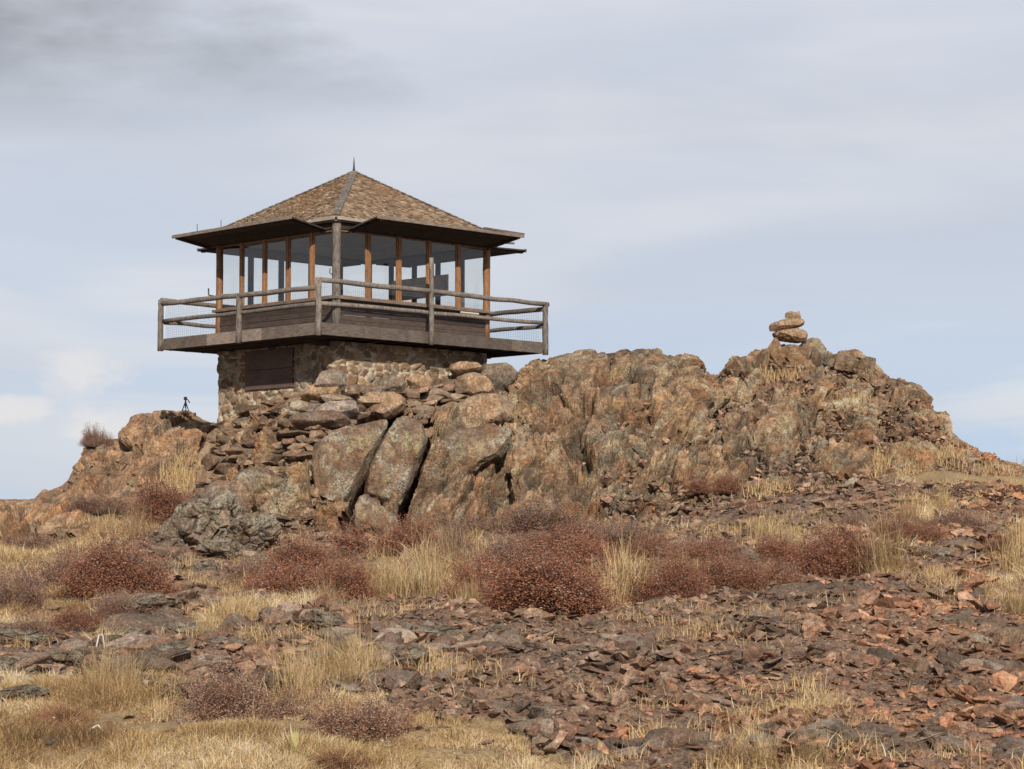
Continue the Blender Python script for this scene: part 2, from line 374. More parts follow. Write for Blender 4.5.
def zone(X, Y, Z, polys, soft=0.5):
    U, V = proj(X, Y, Z)
    P = np.stack([np.ravel(X) * 1.1, np.ravel(Y) * .8, np.zeros(np.size(X))], 1)
    j = fbm(P, 3, 31).reshape(np.shape(X)); k = fbm(P + 50, 3, 37).reshape(np.shape(X))
    U = U + j * 34; V = V + k * 11; m = np.zeros(np.shape(X), bool)
    for p in polys: m |= in_poly(U, V, p)
    return m

def ground_rough(X, Y, Z, g):
    P = np.stack([np.ravel(X), np.ravel(Y), np.ravel(Z)], 1); gg = np.ravel(g)
    F1, F2, c, c2 = voro(P * (2.6, 2.6, 2.6), 3); g1_, g2_, c3_, c4_ = voro(P * 1.1 + .3 * fbm(P, 2, 6)[:, None], 13)
    r = np.where(gg, .012, .07) * (c + .6 * np.minimum(F2 - F1, .4)) + np.where(gg, 0, .09) * (c3_ - .35) + np.where(gg, .01, .03) * fbm(P * 9, 2, 5)
    return r.reshape(np.shape(X))
def make_ground():
    xs = np.concatenate([-np.geomspace(3000, 20, 26), np.arange(-16, 16.01, .065), np.geomspace(20, 3000, 26)])
    yd = [14.0]
    while yd[-1] < 64: yd.append(yd[-1] + .05 * (yd[-1] / 18) ** 1.05)
    ys = np.concatenate([-np.geomspace(2000, 6, 14), np.arange(-2, 14, 2.0), yd, np.geomspace(67, 4000, 30)])
    Y, X = np.meshgrid(ys, xs, indexing='ij'); Z = gz(X, Y)
    dense = (np.abs(X) <= 16) & (Y > 13) & (Y < 64)
    g = zone(X, Y, Z, GRASS)
    Z = Z + np.where(dense, ground_rough(X, Y, Z, g), 0)
    V = np.stack([X.ravel(), Y.ravel(), Z.ravel()], 1)
    M = NT('hill_ground'); n = M.noise(1.2, 5, .7); n2 = M.noise(22, 5, .75)
    gc = M.ramp(n2, [(.3, (.13, .085, .045)), (.5, (.27, .185, .09)), (.7, (.38, .28, .15))])
    gc = M.mix(.7, gc, M.ramp(n, [(.3, .65), (.7, 1.2)]), 'MULTIPLY')
    sc_ = M.ramp(n2, [(.3, (.065, .047, .036)), (.5, (.15, .106, .078)), (.62, (.23, .168, .125)), (.68, (.38, .36, .29))])
    sc_ = M.mix(.8, sc_, M.ramp(n, [(.35, (.6, .6, .62)), (.65, (1.35, 1.1, .95))]), 'MULTIPLY')
    M.color(M.mix(M.math('ADD', M.attr('grassy'), M.math('MULTIPLY', M.math('SUBTRACT', n2, .5), .9), True), sc_, gc)); M.bump(n2, .8, .03)
    me = mesh_np('ground', V, [grid_faces(len(ys), len(xs))], M.m, {'grassy': g.ravel().astype(float)}, smooth=True)
    tag(obj('ground', me), kind='structure')
make_ground()

# ------------------------------------------------------------------ crags
class Crag:
    def __init__(s, crest, foot, u0, u1):
        s.c = np.array(crest, float); s.f = np.array(foot, float); s.u0, s.u1 = u0, u1
    def line(s, a, u): return np.interp(u, a[:, 0], a[:, 1]), np.interp(u, a[:, 0], a[:, 2])
    def pt(s, px, py, off=0):
        pc, yc = s.line(s.c, px); pf, yf = s.line(s.f, px); t = np.clip((pf - py) / (pf - pc), -.2, 1)
        g = np.sign(t) * np.abs(t) ** 1.25
        return at(px, py, yf + (yc - yf) * g - off)
    def grid(s, du, nv):
        u = np.arange(s.u0, s.u1 + .1, du); pc, yc = s.line(s.c, u); pf, yf = s.line(s.f, u)
        t = np.linspace(-.15, 1, nv); rows = []
        for tt in t:
            g = np.sign(tt) * abs(tt) ** 1.25
            py = pf - (pf - pc) * tt; rows.append(np.array([at(a, b, yf[i] + (yc[i] - yf[i]) * g) for i, (a, b) in enumerate(zip(u, py))]))
        top = rows[-1]
        for k in np.linspace(0.03, 1, 36):
            q = top.copy(); sc = 1 + k * 7.0 / top[:, 1]
            q[:, 0] = top[:, 0] * sc; q[:, 1] += k * 7.0; q[:, 2] -= .5 * k + 6.5 * k ** 2; rows.append(q)
        return np.array(rows)
    def build(s, name, mat, du=1.2, nv=300, amp=.5, cell=(1.1, .6, .34), slope=R(64), warp=.24, seed=0, fine=.06, cleft=()):
        G = s.grid(du, nv); n, m, _ = G.shape; P = G.reshape(-1, 3)
        # smoothed normals of the undisplaced sheet
        a = np.gradient(G, axis=0); b = np.gradient(G, axis=1); N = np.cross(b, a); N /= np.linalg.norm(N, axis=2, keepdims=True) + 1e-9
        if N[..., 1].mean() > 0: N = -N
        N = N.reshape(-1, 3)
        W = P + warp * np.stack([fbm(P * .5, 3, 40 + seed), fbm(P * .5, 3, 50 + seed), fbm(P * .5, 3, 60 + seed)], 1)
        c_, s_ = math.cos(slope), math.sin(slope)
        al = W[:, 0] * c_ + W[:, 2] * s_; ac = W[:, 0] * s_ - W[:, 2] * c_
        Q = np.stack([ac * cell[0], W[:, 1] * cell[1], al * cell[2]], 1)
        H1, E1, c1 = facets(Q, seed, 1.3); H2, E2, c2 = facets(Q * 2.2 + 9, seed + 30, 1.3)
        Q3 = np.stack([ac * 4.4, W[:, 1] * 3.2, al * 2.8], 1); H3, E3, c3 = facets(Q3, seed + 60, 1.3); H4, E4, c4 = facets(Q3 * 2.2 + 4, seed + 90, 1.3)
        sm = .35 + .65 * np.clip(vnoise(P * .5 + 11 + seed) * 1.5 + .6, 0, 1)        # smooth walls beside broken ones
        D = amp * 1.15 * H1 + amp * .5 * (np.clip(E1 * 10, 0, 1) - 1) + sm * (amp * .5 * H2 + amp * .2 * (np.clip(E2 * 8, 0, 1) - 1) + fine * 2.4 * H3 + fine * .9 * (np.clip(E3 * 7, 0, 1) - 1) + fine * 1.0 * H4 + fine * .4 * (np.clip(E4 * 6, 0, 1) - 1))
        u_ = ac * .8 + .3 * fbm(P * .6, 2, 95 + seed); D += amp * .45 * ((u_ - np.floor(u_)) - .5)
        D += amp * .3 * fbm(P * .6, 2, 70 + seed) + .006 * fbm(P * 14, 2, 80 + seed)
        Ug, _v = proj(P[:, 0], P[:, 1], P[:, 2]); D *= np.clip((1010 - Ug) / 130, .3, 1)
        tone = .2 * c1 + .35 * c2 + .3 * c3 + .15 * c4
        row = np.repeat(np.arange(n), m); fade = np.clip((nv - row) / (nv * .16), 0, 1); fade = np.where(row >= nv, np.clip((row - nv) / 14, 0, 1), fade)
        D = D * (.2 + .8 * fade)
        V = P + N * D[:, None]
        U0, V0 = proj(P[:, 0], P[:, 1], P[:, 2])
        for dy, poly in cleft:
            k = in_poly(U0, V0, poly); V[k] += (0, dy, -.1 * dy)
        me = mesh_np(name, V, [grid_faces(n, m)], mat, {'tone': tone}, smooth=False)
        return obj(name, me)

CREST = [(205, 470, 58), (214, 445, 57.2), (226, 424, 55.6), (250, 405, 54.6), (300, 394, 53.2), (340, 392, 52.8), (400, 392, 54.3), (430, 388, 55.4), (470, 380, 56.6), (515, 384, 57.6),
 (522, 372, 57.8), (530, 361, 57.8), (548, 358, 58), (575, 352, 58), (600, 351, 58), (622, 348, 58), (640, 346, 58), (656, 348, 58), (664, 355, 58), (680, 358, 58.3), (698, 362, 58.6), (703, 371, 58.8), (716, 376, 59),
 (724, 372, 60), (733, 359, 60.5), (748, 357, 61), (760, 346, 61), (768, 345, 61), (775, 343, 61), (800, 343, 61), (812, 338, 61), (818, 340, 61), (824, 349, 61), (833, 352, 61), (838, 348, 61), (855, 349, 61), (872, 358, 60.6), (880, 368, 60.3), (888, 375, 60.1), (905, 378, 60), (920, 385, 59.8),
 (930, 396, 59.5), (936, 410, 59.3), (947, 411, 59), (949, 430, 58.6), (960, 440, 58), (980, 450, 57.5), (1000, 459, 57), (1024, 468, 56.6), (1080, 485, 56), (1160, 520, 55)]
FOOT = [(205, 556, 50), (230, 556, 49.5), (300, 560, 48.5), (340, 556, 48.5), (440, 552, 49), (500, 552, 49.5), (600, 560, 49), (650, 548, 50), (700, 532, 50.5), (760, 520, 51.5), (850, 500, 53), (950, 482, 54), (1024, 492, 54), (1160, 530, 53)]
main = Crag(CREST, FOOT, 205, 1160)
crag = main.build('rock_outcrop', MAT['crag'], du=1.1, nv=360, seed=1, cleft=[
    (.55, [(312, 520), (312, 450), (345, 425), (372, 414), (395, 408), (432, 410), (424, 450), (400, 520)]),
    (1.5, [(340, 530), (346, 505), (368, 465), (380, 430), (376, 412), (400, 412), (400, 430), (385, 455), (372, 490), (362, 530)]),
    (1.2, [(398, 512), (412, 480), (423, 440), (425, 422), (433, 422), (431, 445), (419, 480), (405, 515)])])
tag(crag, kind='structure')
CRL = [(-160, 560, 60), (-60, 520, 60), (0, 502, 60), (35, 499, 60), (42, 490, 60), (55, 486, 60), (66, 478, 60.3), (75, 462, 60.5), (86, 448, 60.8), (98, 443, 61), (116, 440, 61), (124, 430, 61), (130, 417, 61), (143, 413, 61), (165, 412, 61), (178, 413, 61), (190, 413, 61), (203, 421, 61), (218, 425, 61), (240, 436, 61), (300, 470, 61)]
FTL = [(-160, 590, 54), (0, 552, 54), (60, 540, 53.5), (120, 530, 53), (150, 530, 53), (200, 530, 53), (300, 530, 53)]
left = Crag(CRL, FTL, -160, 300)
cl = left.build('rock_knoll', MAT['crag_left'], du=1.2, nv=190, amp=.6, cell=(.6, .45, .4), slope=R(52), seed=21, fine=.045)
tag(cl, kind='structure')

# ------------------------------------------------------------------ stones
def stone_mesh(name, mat, seed, n=16, flat=.45, bev=.04):
    rr = random.Random(seed); bm = bmesh.new()
    for i in range(n):
        while True:
            p = Vector([rr.uniform(-1, 1) for _ in range(3)])
            if abs(p.x) ** 2.5 + abs(p.y) ** 2.5 + abs(p.z) ** 4 <= 1: break
        p = p / max(.55, (abs(p.x) ** 3 + abs(p.y) ** 3 + abs(p.z) ** 3) ** (1 / 3))
        bm.verts.new((p.x * .5, p.y * .5 * rr.uniform(.75, 1), p.z * .5 * flat))
    r = bmesh.ops.convex_hull(bm, input=list(bm.verts))
    bmesh.ops.delete(bm, geom=[v for v in bm.verts if not v.link_faces], context='VERTS')
    bmesh.ops.dissolve_limit(bm, angle_limit=R(14), verts=list(bm.verts), edges=list(bm.edges))
    if bev:
        bmesh.ops.bevel(bm, geom=list(bm.edges), offset=bev, segments=2, affect='EDGES', clamp_overlap=True)
        bmesh.ops.triangulate(bm, faces=list(bm.faces))
        bmesh.ops.subdivide_edges(bm, edges=[e for e in bm.edges if e.calc_length() > .16], cuts=1)
        for v in bm.verts:
            w = np.array([[v.co.x, v.co.y, v.co.z]]); v.co += v.co.normalized() * float(.035 * fbm(w * 4 + seed * 3.1, 3, seed)[0])
    me = bpy.data.meshes.new(name); bm.to_mesh(me); bm.free(); me.materials.append(mat); return me
SV = [stone_mesh('stone', MAT['stone'], 100 + i, flat=[.2, .3, .4, .55][i % 4]) for i in range(16)]
def put_stone(name, me, p, size, rot, label, cat, group=None, mat=None):
    o = bpy.data.objects.new(name, me); o.location = p; o.scale = size; o.rotation_euler = rot; link(o)
    tag(o, label, cat, group)
    if mat:
        o.data = me.copy(); o.data.materials[0] = mat
    return o

def slab(name, poly_px, Y, th, mat, label, cat='boulder', group=None, tiltx=0.0, seed=0, rim=16, amp=.05, parent=None, dome=.06):
    """an outlined block of stone: real thickness, rounded rim, broken surface"""
    poly = [at(x, y, Y) for x, y in poly_px]; P2 = np.array([(p[0], p[2]) for p in poly]); c = P2.mean(0); Q = (P2 - c) * (1.2 if name == 'cairn_stone' else 1.12 if name == 'flat_stone' else 1.07)
    ang = np.linspace(-math.pi, math.pi, 97)[:-1]; rad = []
    for t in ang:
        d = np.array([math.cos(t), math.sin(t)]); best = .05
        for i in range(len(Q)):
            a, b = Q[i], Q[(i + 1) % len(Q)]; e = b - a; den = d[0] * e[1] - d[1] * e[0]
            if abs(den) < 1e-9: continue
            s_ = (a[0] * e[1] - a[1] * e[0]) / den; w = (a[0] * d[1] - a[1] * d[0]) / den
            if s_ > 0 and -1e-6 <= w <= 1 + 1e-6: best = max(best, s_)
        rad.append(best)
    rad = np.array(rad); rad = (np.roll(rad, 1) + 6 * rad + np.roll(rad, -1)) / 8
    fr = np.array([0, .1, .2, .3, .4, .5, .6, .7, .78, .85, .9, .94, .965, .985, 1.0]); V = []; na = len(ang)
    for side in (-1, 1):
        for f in (fr if side < 0 else fr[:-1][::-1]):
            pr = (1 - f ** rim) ** .5 * (1 - dome * f * f)
            V.append(np.stack([rad * f * np.cos(ang), np.full(na, side * th / 2 * pr), rad * f * np.sin(ang)], 1))
    V = np.array(V); n = len(V); P = V.reshape(-1, 3); o3 = P + seed * 7.7
    nn = P / (np.linalg.norm(P, axis=1, keepdims=True) + .05)
    F1, F2, c1, c2 = voro(o3 * (3.2, 3.2, 1.6), seed)
    D = amp * (c1 - .5) * 1.2 + amp * fbm(o3 * 2.5, 4, seed)
    P = P + nn * D[:, None]
    rr = np.random.default_rng(seed + 500)
    for _ in range(26):
        d = rr.normal(0, 1, 3) * (1, 1.5, 1); d /= np.linalg.norm(d); q = P @ d; lim = q.max() * rr.uniform(.8, .93)
        P = P - d * np.maximum(q - lim, 0)[:, None] * .9
    P = P + nn * (fbm(o3 * 9, 3, seed + 2) * .012)[:, None]
    i = np.arange(n - 1)[:, None] * na; j = np.arange(na)[None]; k = (j + 1) % na
    Fc = np.stack([i + j, i + k, i + na + k, i + na + j], -1).reshape(-1, 4)
    me = mesh_np(name, P, [Fc], mat, None, smooth=False)
    bm = bmesh.new(); bm.from_mesh(me); bmesh.ops.remove_doubles(bm, verts=list(bm.verts), dist=1e-4); bmesh.ops.recalc_face_normals(bm, faces=list(bm.faces)); bm.to_mesh(me); bm.free()
    o = obj(name, me, parent); o.location = (c[0], Y, c[1]); o.rotation_euler = (tiltx, 0, 0)
    if label: tag(o, label, cat, group)
    return o
Z5 = lambda pts: [(180 + x / 3.657, 380 + y / 3.657) for x, y in pts]
Z6 = lambda pts: [(290 + x / 4.876, 320 + y / 4.876) for x, y in pts]
ZA = lambda pts: [(420 + x / 3.413, 330 + y / 3.413) for x, y in pts]
def depth(px, py, off): return main.pt(px, py, off)[1]
SL = [
 ('leaning_slab', Z5([(490, 250), (560, 195), (680, 138), (748, 150), (725, 235), (690, 320), (625, 430), (570, 475), (505, 430), (485, 340)]), 350, 455, .75, .9, 'slab', 'big leaning rock slab with yellow lichen beside a black gap, left of its twin', 'slab'),
 ('leaning_slab', Z5([(765, 190), (830, 118), (900, 128), (902, 190), (880, 280), (835, 400), (795, 490), (672, 412), (705, 300)]), 395, 460, .95, .8, 'slab', 'tall brown slab leaning right of the black gap, under the orange oval stone', 'slab'),
 ('rock_block', Z5([(675, 425), (790, 492), (800, 560), (630, 570), (640, 480)]), 375, 515, .85, .8, 'slab', 'brown block at the foot of the tall leaning slab, behind red shrubs', 'boulder'),
 ('rock_block', Z5([(225, 325), (390, 345), (412, 400), (400, 450), (300, 470), (260, 540), (165, 520), (160, 440), (200, 400)]), 245, 490, .8, .9, 'slab', 'square grey brown block with pale lichen streaks at left foot of the rubble bank', 'boulder'),
 ('rock_block', ZA([(-5, 520), (30, 400), (70, 345), (330, 330), (300, 420), (200, 470), (130, 560), (60, 640), (0, 600)]), 460, 450, .15, .9, 'slab', 'wide sloping slab blotched with yellow green lichen right of the leaning slabs', 'slab'),
 ('rock_block', ZA([(110, 270), (160, 240), (300, 215), (325, 300), (220, 335), (110, 345)]), 485, 410, .35, .8, 'orange_stone', 'reddish brown angular block below the deck end, above the yellow lichened slab', 'boulder'),
]
for i, (nm, poly, cx, cy, off, th, mt, lab, cat) in enumerate(SL):
    slab(nm, poly, ground_at(cx, 552)[1] if nm == 'lichen_boulder' else depth(cx, cy, off * .6) - .28, th, MAT[mt], lab, cat, seed=i + 3, tiltx=R(-17), amp=.13 if nm == 'lichen_boulder' else .045)
TOPS = [
 ('flat_stone', Z6([(325, 385), (395, 345), (500, 362), (570, 400), (545, 450), (460, 477), (385, 455)]), .5, 'orange_stone', 'large oval orange stone lying on top of the tall leaning slab'),
 ('flat_stone', Z6([(60, 340), (150, 326), (245, 335), (235, 385), (130, 395), (58, 388)]), .5, 'orange_stone', 'long flat tan slab just below the stone wall, left of the oval stone'),
 ('flat_stone', Z6([(770, 235), (830, 222), (940, 222), (942, 245), (860, 268), (800, 270)]), .5, 'orange_stone', 'flat tan stone capping the bank against the right end of the stone wall'),
 ('rock_block', Z6([(805, 300), (875, 262), (960, 300), (1000, 360), (985, 385), (890, 388), (835, 350)]), .7, 'orange_stone', 'tan wedge block leaning left under the right end of the deck'),
 ('rock_block', Z6([(905, 240), (1000, 228), (1090, 240), (1115, 290), (1060, 345), (990, 340), (930, 290)]), .8, 'dark_rock', 'grey rounded rock behind the tan wedge, right of the stone wall'),
 ('rock_block', Z6([(405, 345), (440, 280), (500, 265), (570, 320), (560, 350), (480, 362)]), .5, 'dark_rock', 'dark lichened rock against the stone wall, above the oval orange stone'),
 ('flat_stone', Z6([(575, 300), (640, 275), (690, 290), (690, 335), (640, 342), (600, 325)]), .4, 'orange_stone', 'small orange stone near the middle top of the rubble bank'),
 ('flat_stone', Z6([(150, 265), (200, 240), (280, 250), (290, 325), (180, 335), (130, 325)]), .25, 'stone', 'rough upright stone set against the stone wall near its front corner'),
 ('flat_stone', Z6([(650, 345), (720, 335), (790, 365), (770, 388), (660, 380)]), .4, 'stone', 'thin brown flat stone jutting out over a dark hollow under the deck'),
 ('flat_stone', Z6([(0, 410), (60, 405), (125, 435), (60, 462), (0, 455)]), .4, 'pale_stone', 'pale lens shaped stone left in the upper rubble bank'),
 ('flat_stone', Z6([(0, 480), (90, 470), (250, 465), (360, 480), (300, 510), (120, 525), (20, 510)]), .5, 'stone', 'long grey flat stone spanning the rubble bank above the leaning slab'),
 ('flat_stone', Z6([(100, 470), (170, 420), (320, 410), (350, 440), (250, 470)]), .5, 'stone', 'long maroon stone sloping up just above the long grey one'),
]
for i, (nm, poly, th, mt, lab) in enumerate(TOPS):
    cx = np.mean([p[0] for p in poly]); cy = np.mean([p[1] for p in poly])
    slab(nm, poly, depth(cx, cy, .35), th, MAT[mt], lab, 'rock', seed=i + 30, tiltx=R(-28), amp=.025)

SVB = [stone_mesh('piled_stone', MAT['bank_stone'], 160 + i, n=13, flat=[.16, .22, .28][i % 3], bev=.01) for i in range(14)]
def pile_stone(px, py, w, h, lab, grp, off=.12):
    p = main.pt(px, py, off); sc = p[1] / F_PX
    me = random.choice(SVB); f = max(abs(v.co.z) for v in me.vertices) * 2
    o = put_stone('piled_stone', me, p, (w * sc * 1.2, random.uniform(.7, 1.1) * max(w * sc, .35), h * sc / f * 1.2), (random.uniform(-.1, .25), random.gauss(0, .12), random.uniform(-.6, .6)), lab, 'piled stone', grp)
    return o
BANK = [(222, 425), (250, 405), (300, 392), (345, 385), (385, 372), (430, 372), (500, 372), (515, 385), (470, 402), (432, 408), (425, 440), (415, 430), (400, 405), (372, 414), (335, 440), (322, 455), (318, 500), (300, 540), (262, 540), (288, 500), (290, 480), (240, 465), (222, 500), (212, 470), (222, 450)]
LB = 'brown flat stone piled loosely in the rubble bank under the stone wall'; GB = 'stones piled in the rubble bank'
nb = 0; y = 372.0
while y < 545:
    h = random.uniform(5.5, 8.5); x = 205 + random.uniform(0, 15)
    while x < 525:
        w = random.choice([13, 17, 22, 28, 36]) * random.uniform(.8, 1.2)
        if in_poly(np.array(x + w / 2), np.array(y), BANK):
            pc, _ = main.line(main.c, x + w / 2)
            pile_stone(x + w / 2, max(y, pc - 1) + random.uniform(-2, 2), w, h * random.uniform(.85, 1.5), LB, GB); nb += 1
        x += w * .86
    y += h * .82
for (px, py, w, h) in ((218, 434, 20, 10), (227, 446, 24, 13), (214, 450, 20, 12), (222, 460, 28, 12), (212, 466, 24, 12), (230, 470, 26, 12), (214, 478, 28, 13), (226, 488, 26, 12), (208, 492, 24, 12), (218, 502, 30, 12), (206, 507, 22, 12), (232, 432, 18, 9), (240, 458, 22, 10), (204, 484, 18, 12)):
    pile_stone(px, py, w * 1.15, h * 1.2, LB, GB, .32)
# broken blocks along the skyline and in the face of the outcrop
CB = [(791, 352, 46, 24), (776, 350, 16, 30), (806, 352, 20, 24), (531, 370, 16, 22), (556, 362, 20, 14), (697, 372, 12, 18), (735, 366, 16, 20), (747, 364, 14, 20), (762, 360, 14, 32), (814, 352, 14, 22), (843, 358, 28, 18), (866, 364, 22, 22), (918, 394, 22, 18), (941, 416, 13, 20),
      (845, 400, 30, 18), (880, 402, 22, 18), (760, 420, 22, 14), (900, 430, 24, 14), (925, 428, 16, 16)]
for i, (px, py, w, h) in enumerate(CB):
    p = main.pt(px, py, .1); sc = p[1] / F_PX; me = stone_mesh('outcrop_block', MAT['crag'], 300 + i, n=13, flat=1.0, bev=.02)
    ta = me.attributes.new('tone', 'FLOAT', 'POINT'); ta.data.foreach_set('value', np.full(len(me.vertices), random.uniform(.42, .62), np.float32))
    where = 'on the skyline of the outcrop' if i < 14 else 'in the face of the outcrop'
    put_stone('outcrop_block', me, p - (0, 0, .12), (w * sc * 1.15, .8, h * sc * 1.15), (random.uniform(-.2, .2), random.uniform(.05, .5), random.uniform(-.5, .5)),
              'rough lichened block standing proud ' + where, 'rock', 'blocks standing proud ' + where)

# cairn
CZ = lambda pts: [(755 + x / 10.99, 300 + y / 10.99) for x, y in pts]
cy0 = 60.6
slab('cairn_stone', CZ([(205, 380), (240, 345), (440, 320), (520, 340), (575, 385), (570, 440), (470, 465), (330, 450), (210, 435)]), cy0, .75, MAT['orange_stone'], 'thick bottom stone of the cairn resting on the summit outcrop', 'rock', 'stones of the cairn', seed=60, rim=4, amp=.025, dome=.3)
slab('cairn_stone', CZ([(180, 290), (220, 245), (300, 220), (440, 215), (535, 225), (540, 265), (470, 295), (400, 318), (250, 345), (195, 335)]), cy0, .65, MAT['orange_stone'], 'long flat middle stone of the cairn, overhanging to the left', 'rock', 'stones of the cairn', seed=61, rim=4, amp=.02, dome=.3)
slab('cairn_stone', CZ([(330, 190), (345, 150), (385, 128), (440, 145), (472, 128), (490, 190), (480, 218), (335, 218)]), cy0, .32, MAT['orange_stone'], 'small rough stone on top of the cairn', 'rock', 'stones of the cairn', seed=62, rim=4, amp=.02, dome=.3)

# scree: named stones, 300 of the largest, and the rest as one object
NS = [(636, 620, 30, 12, 'orange_stone', 'flat orange slab at the upper edge of the scree below the shrubs'), (607, 640, 24, 14, 'stone', 'brown wedge stone tilted on end beside a dark boulder'),
 (594, 622, 20, 18, 'dark_rock', 'small dark boulder at the top edge of the scree, left of the orange slab'), (500, 698, 46, 12, 'orange_stone', 'long reddish slab lying over a dark gap in the lower middle scree'),
 (884, 613, 30, 9, 'orange_stone', 'thin orange stone on the right scree above the grey slab'), (932, 645, 26, 13, 'orange_stone', 'pinkish long stone pointing down right beside yellow lichened rock'),
 (951, 622, 46, 13, 'dark_rock', 'broad grey flat slab on the right scree'), (870, 745, 26, 30, 'stone', 'long brown slab standing steeply in the lower right scree'),
 (1003, 638, 26, 20, 'orange_stone', 'rusty brown boulder by the dry grass at the right edge'), (974, 641, 24, 12, 'pale_stone', 'stone crusted with pale yellow lichen left of the rusty boulder'),
 (781, 650, 34, 13, 'stone', 'brown flat stone in the middle right scree'), (775, 728, 11, 9, 'pale_stone', 'small cream stone beside the lower right grass'),
 (898, 739, 14, 14, 'pale_stone', 'round grey green stone in the lower right scree'), (849, 487, 19, 15, 'pale_stone', 'pale tan block high on the right slope'),
 (773, 494, 20, 24, 'dark_rock', 'dark upright block with white lichen above the right shrubs'), (812, 509, 38, 12, 'stone', 'wide brown flat slab below the pale tan block'),
 (978, 538, 26, 10, 'dark_rock', 'grey slab jutting from the slope near the right edge'), (949, 553, 22, 12, 'orange_stone', 'rust brown stone left below the jutting grey slab'),
 (18, 660, 24, 9, 'orange_stone', 'orange slab on the dark ledge at the left edge'), (189, 658, 24, 14, 'orange_stone', 'reddish stone on the dark lichened ledge at left'),
 (334, 757, 14, 9, 'pale_stone', 'small whitish stone in the grass near the bottom'), (160, 575, 30, 9, 'orange_stone', 'brown layered slab beside the red shrub at left'),
 (449, 676, 22, 13, 'orange_stone', 'orange red stone in the scree right of the tall dry grass'), (425, 690, 26, 18, 'pale_stone', 'pale lichen covered boulder right of the tall dry grass')]
for i, (px, py, w, h, mt, lab) in enumerate(NS):
    p = ground_at(px, py + h * .3); sc = p[1] / F_PX; me = stone_mesh('scree_stone', MAT[mt], 500 + i, n=16, flat=1, bev=.05)
    put_stone('slab_stone', me, p + (0, 0, h * sc * .35), (w * sc * 1.1, max(w, h) * sc * .8, h * sc * 1.1), (.15, random.gauss(0, .12) + (.5 if i in (5,) else 0), random.uniform(-.3, .3)), lab, 'rock')
def ledge_mesh(seed):
    bm = bmesh.new(); bmesh.ops.create_icosphere(bm, subdivisions=6, radius=.5); V = np.array([v.co[:] for v in bm.verts]); Fx = np.array([[v.index for v in f.verts] for f in bm.faces]); bm.free()
    rr = np.random.default_rng(seed)
    for _ in range(22):
        d = rr.normal(0, 1, 3); d /= np.linalg.norm(d); q = V @ d; lim = q.max() * rr.uniform(.7, .95); V = V - d * np.maximum(q - lim, 0)[:, None] * .95
    F1, F2, c, c2 = voro(V * 5 + seed, seed); G1, G2, k, k2 = voro(V * 13 + seed, seed + 1)
    N = V / np.linalg.norm(V, axis=1)[:, None]; V = V + N * (.12 * (c - .5) + .05 * np.clip((F2 - F1) * 5, 0, 1) + .045 * (k - .5) + .07 * fbm(V * 3, 3, seed))[:, None]
    return mesh_np('ledge_rock', V, [Fx], MAT['dark_rock'])
LM = [ledge_mesh(k) for k in (3, 8, 13, 21, 34)]
for px, py, w, h, lab in ((205, 548, 92, 62, 'big dark boulder crusted in grey lichen at the left foot of the rubble bank'), (250, 556, 70, 40, 'lower dark lichened boulder right of the big one'), (178, 552, 44, 34, 'small dark boulder at the left side of the big lichened one')):
    p = ground_at(px, py); sc = p[1] / F_PX; o = obj('lichen_boulder', ledge_mesh(px)); o.location = p + (0, .3, h * sc * .4); o.scale = (w * sc * 1.1, w * sc * .8, h * sc * 1.15); o.rotation_euler = (.1, -.2, px * .7)
    tag(o, lab, 'boulder')
LR = [(28, 648, 80, 24), (62, 672, 74, 30), (8, 676, 50, 26), (95, 655, 50, 18), (152, 612, 70, 20), (196, 640, 64, 24), (176, 662, 56, 26), (136, 640, 46, 16), (235, 655, 60, 20), (292, 618, 56, 16), (335, 628, 70, 18), (386, 642, 80, 22), (436, 640, 70, 20), (410, 664, 70, 22), (352, 650, 60, 16), (150, 690, 50, 20),
      (128, 566, 56, 18), (166, 572, 40, 14), (210, 578, 50, 18), (225, 560, 70, 26), (262, 566, 44, 16), (30, 700, 60, 22), (470, 668, 50, 18), (505, 640, 50, 16), (740, 560, 50, 16), (930, 560, 60, 16), (60, 745, 26, 10), (176, 752, 24, 9), (600, 632, 40, 14), (700, 625, 40, 12)]
for i, (px, py, w, h) in enumerate(LR):
    p = ground_at(px, py); sc = p[1] / F_PX; o = obj('ledge_rock', LM[i % 5]); o.location = p + (0, 0, h * sc * .18); o.scale = (w * sc * .85, w * sc * random.uniform(.6, .9), h * sc * 1.1); o.rotation_euler = (random.uniform(-.2, .3), random.gauss(0, .15), random.uniform(0, 6))
    tag(o, 'dark rough ledge rock speckled with pale lichen, half sunk in the slope', 'ledge rock', 'dark ledge rocks half sunk in the slope')
cand = []
def scatter(N, ymin, ymax, polys, smin, smax, seedk):
    out = []
    r = np.random.default_rng(seedk)
    while len(out) < N:
        Y = np.sqrt(r.uniform(ymin ** 2, ymax ** 2, 4000)); X = r.uniform(-.265, .265, 4000) * Y; Z = gz(X, Y)
        m = zone(X, Y, Z, polys)
        Z = Z + ground_rough(X, Y, Z, polys is GRASS)
        for x, y_, z in zip(X[m], Y[m], Z[m]): out.append((x, y_, z))
    out = np.array(out[:N]); s = smin * (smax / smin) ** (r.uniform(0, 1, N) ** 2.0) * np.clip(1 + .75 * fbm(out * (.8, .8, 0), 3, 66), .4, 1.6)
    return out, s
A, sa = scatter(36000, 15.5, 30, SCREE, .03, .23, 1); B, sb = scatter(20000, 28, 52, SCREE, .045, .3, 2)
Cc, sc2 = scatter(900, 16, 32, GRASS, .04, .2, 3)
Dd, sd2 = scatter(36000, 15.5, 27, SCREE, .018, .06, 4)
P = np.concatenate([A, B, Cc, Dd]); S = np.concatenate([sa, sb, sc2, sd2]); app = S / P[:, 1]
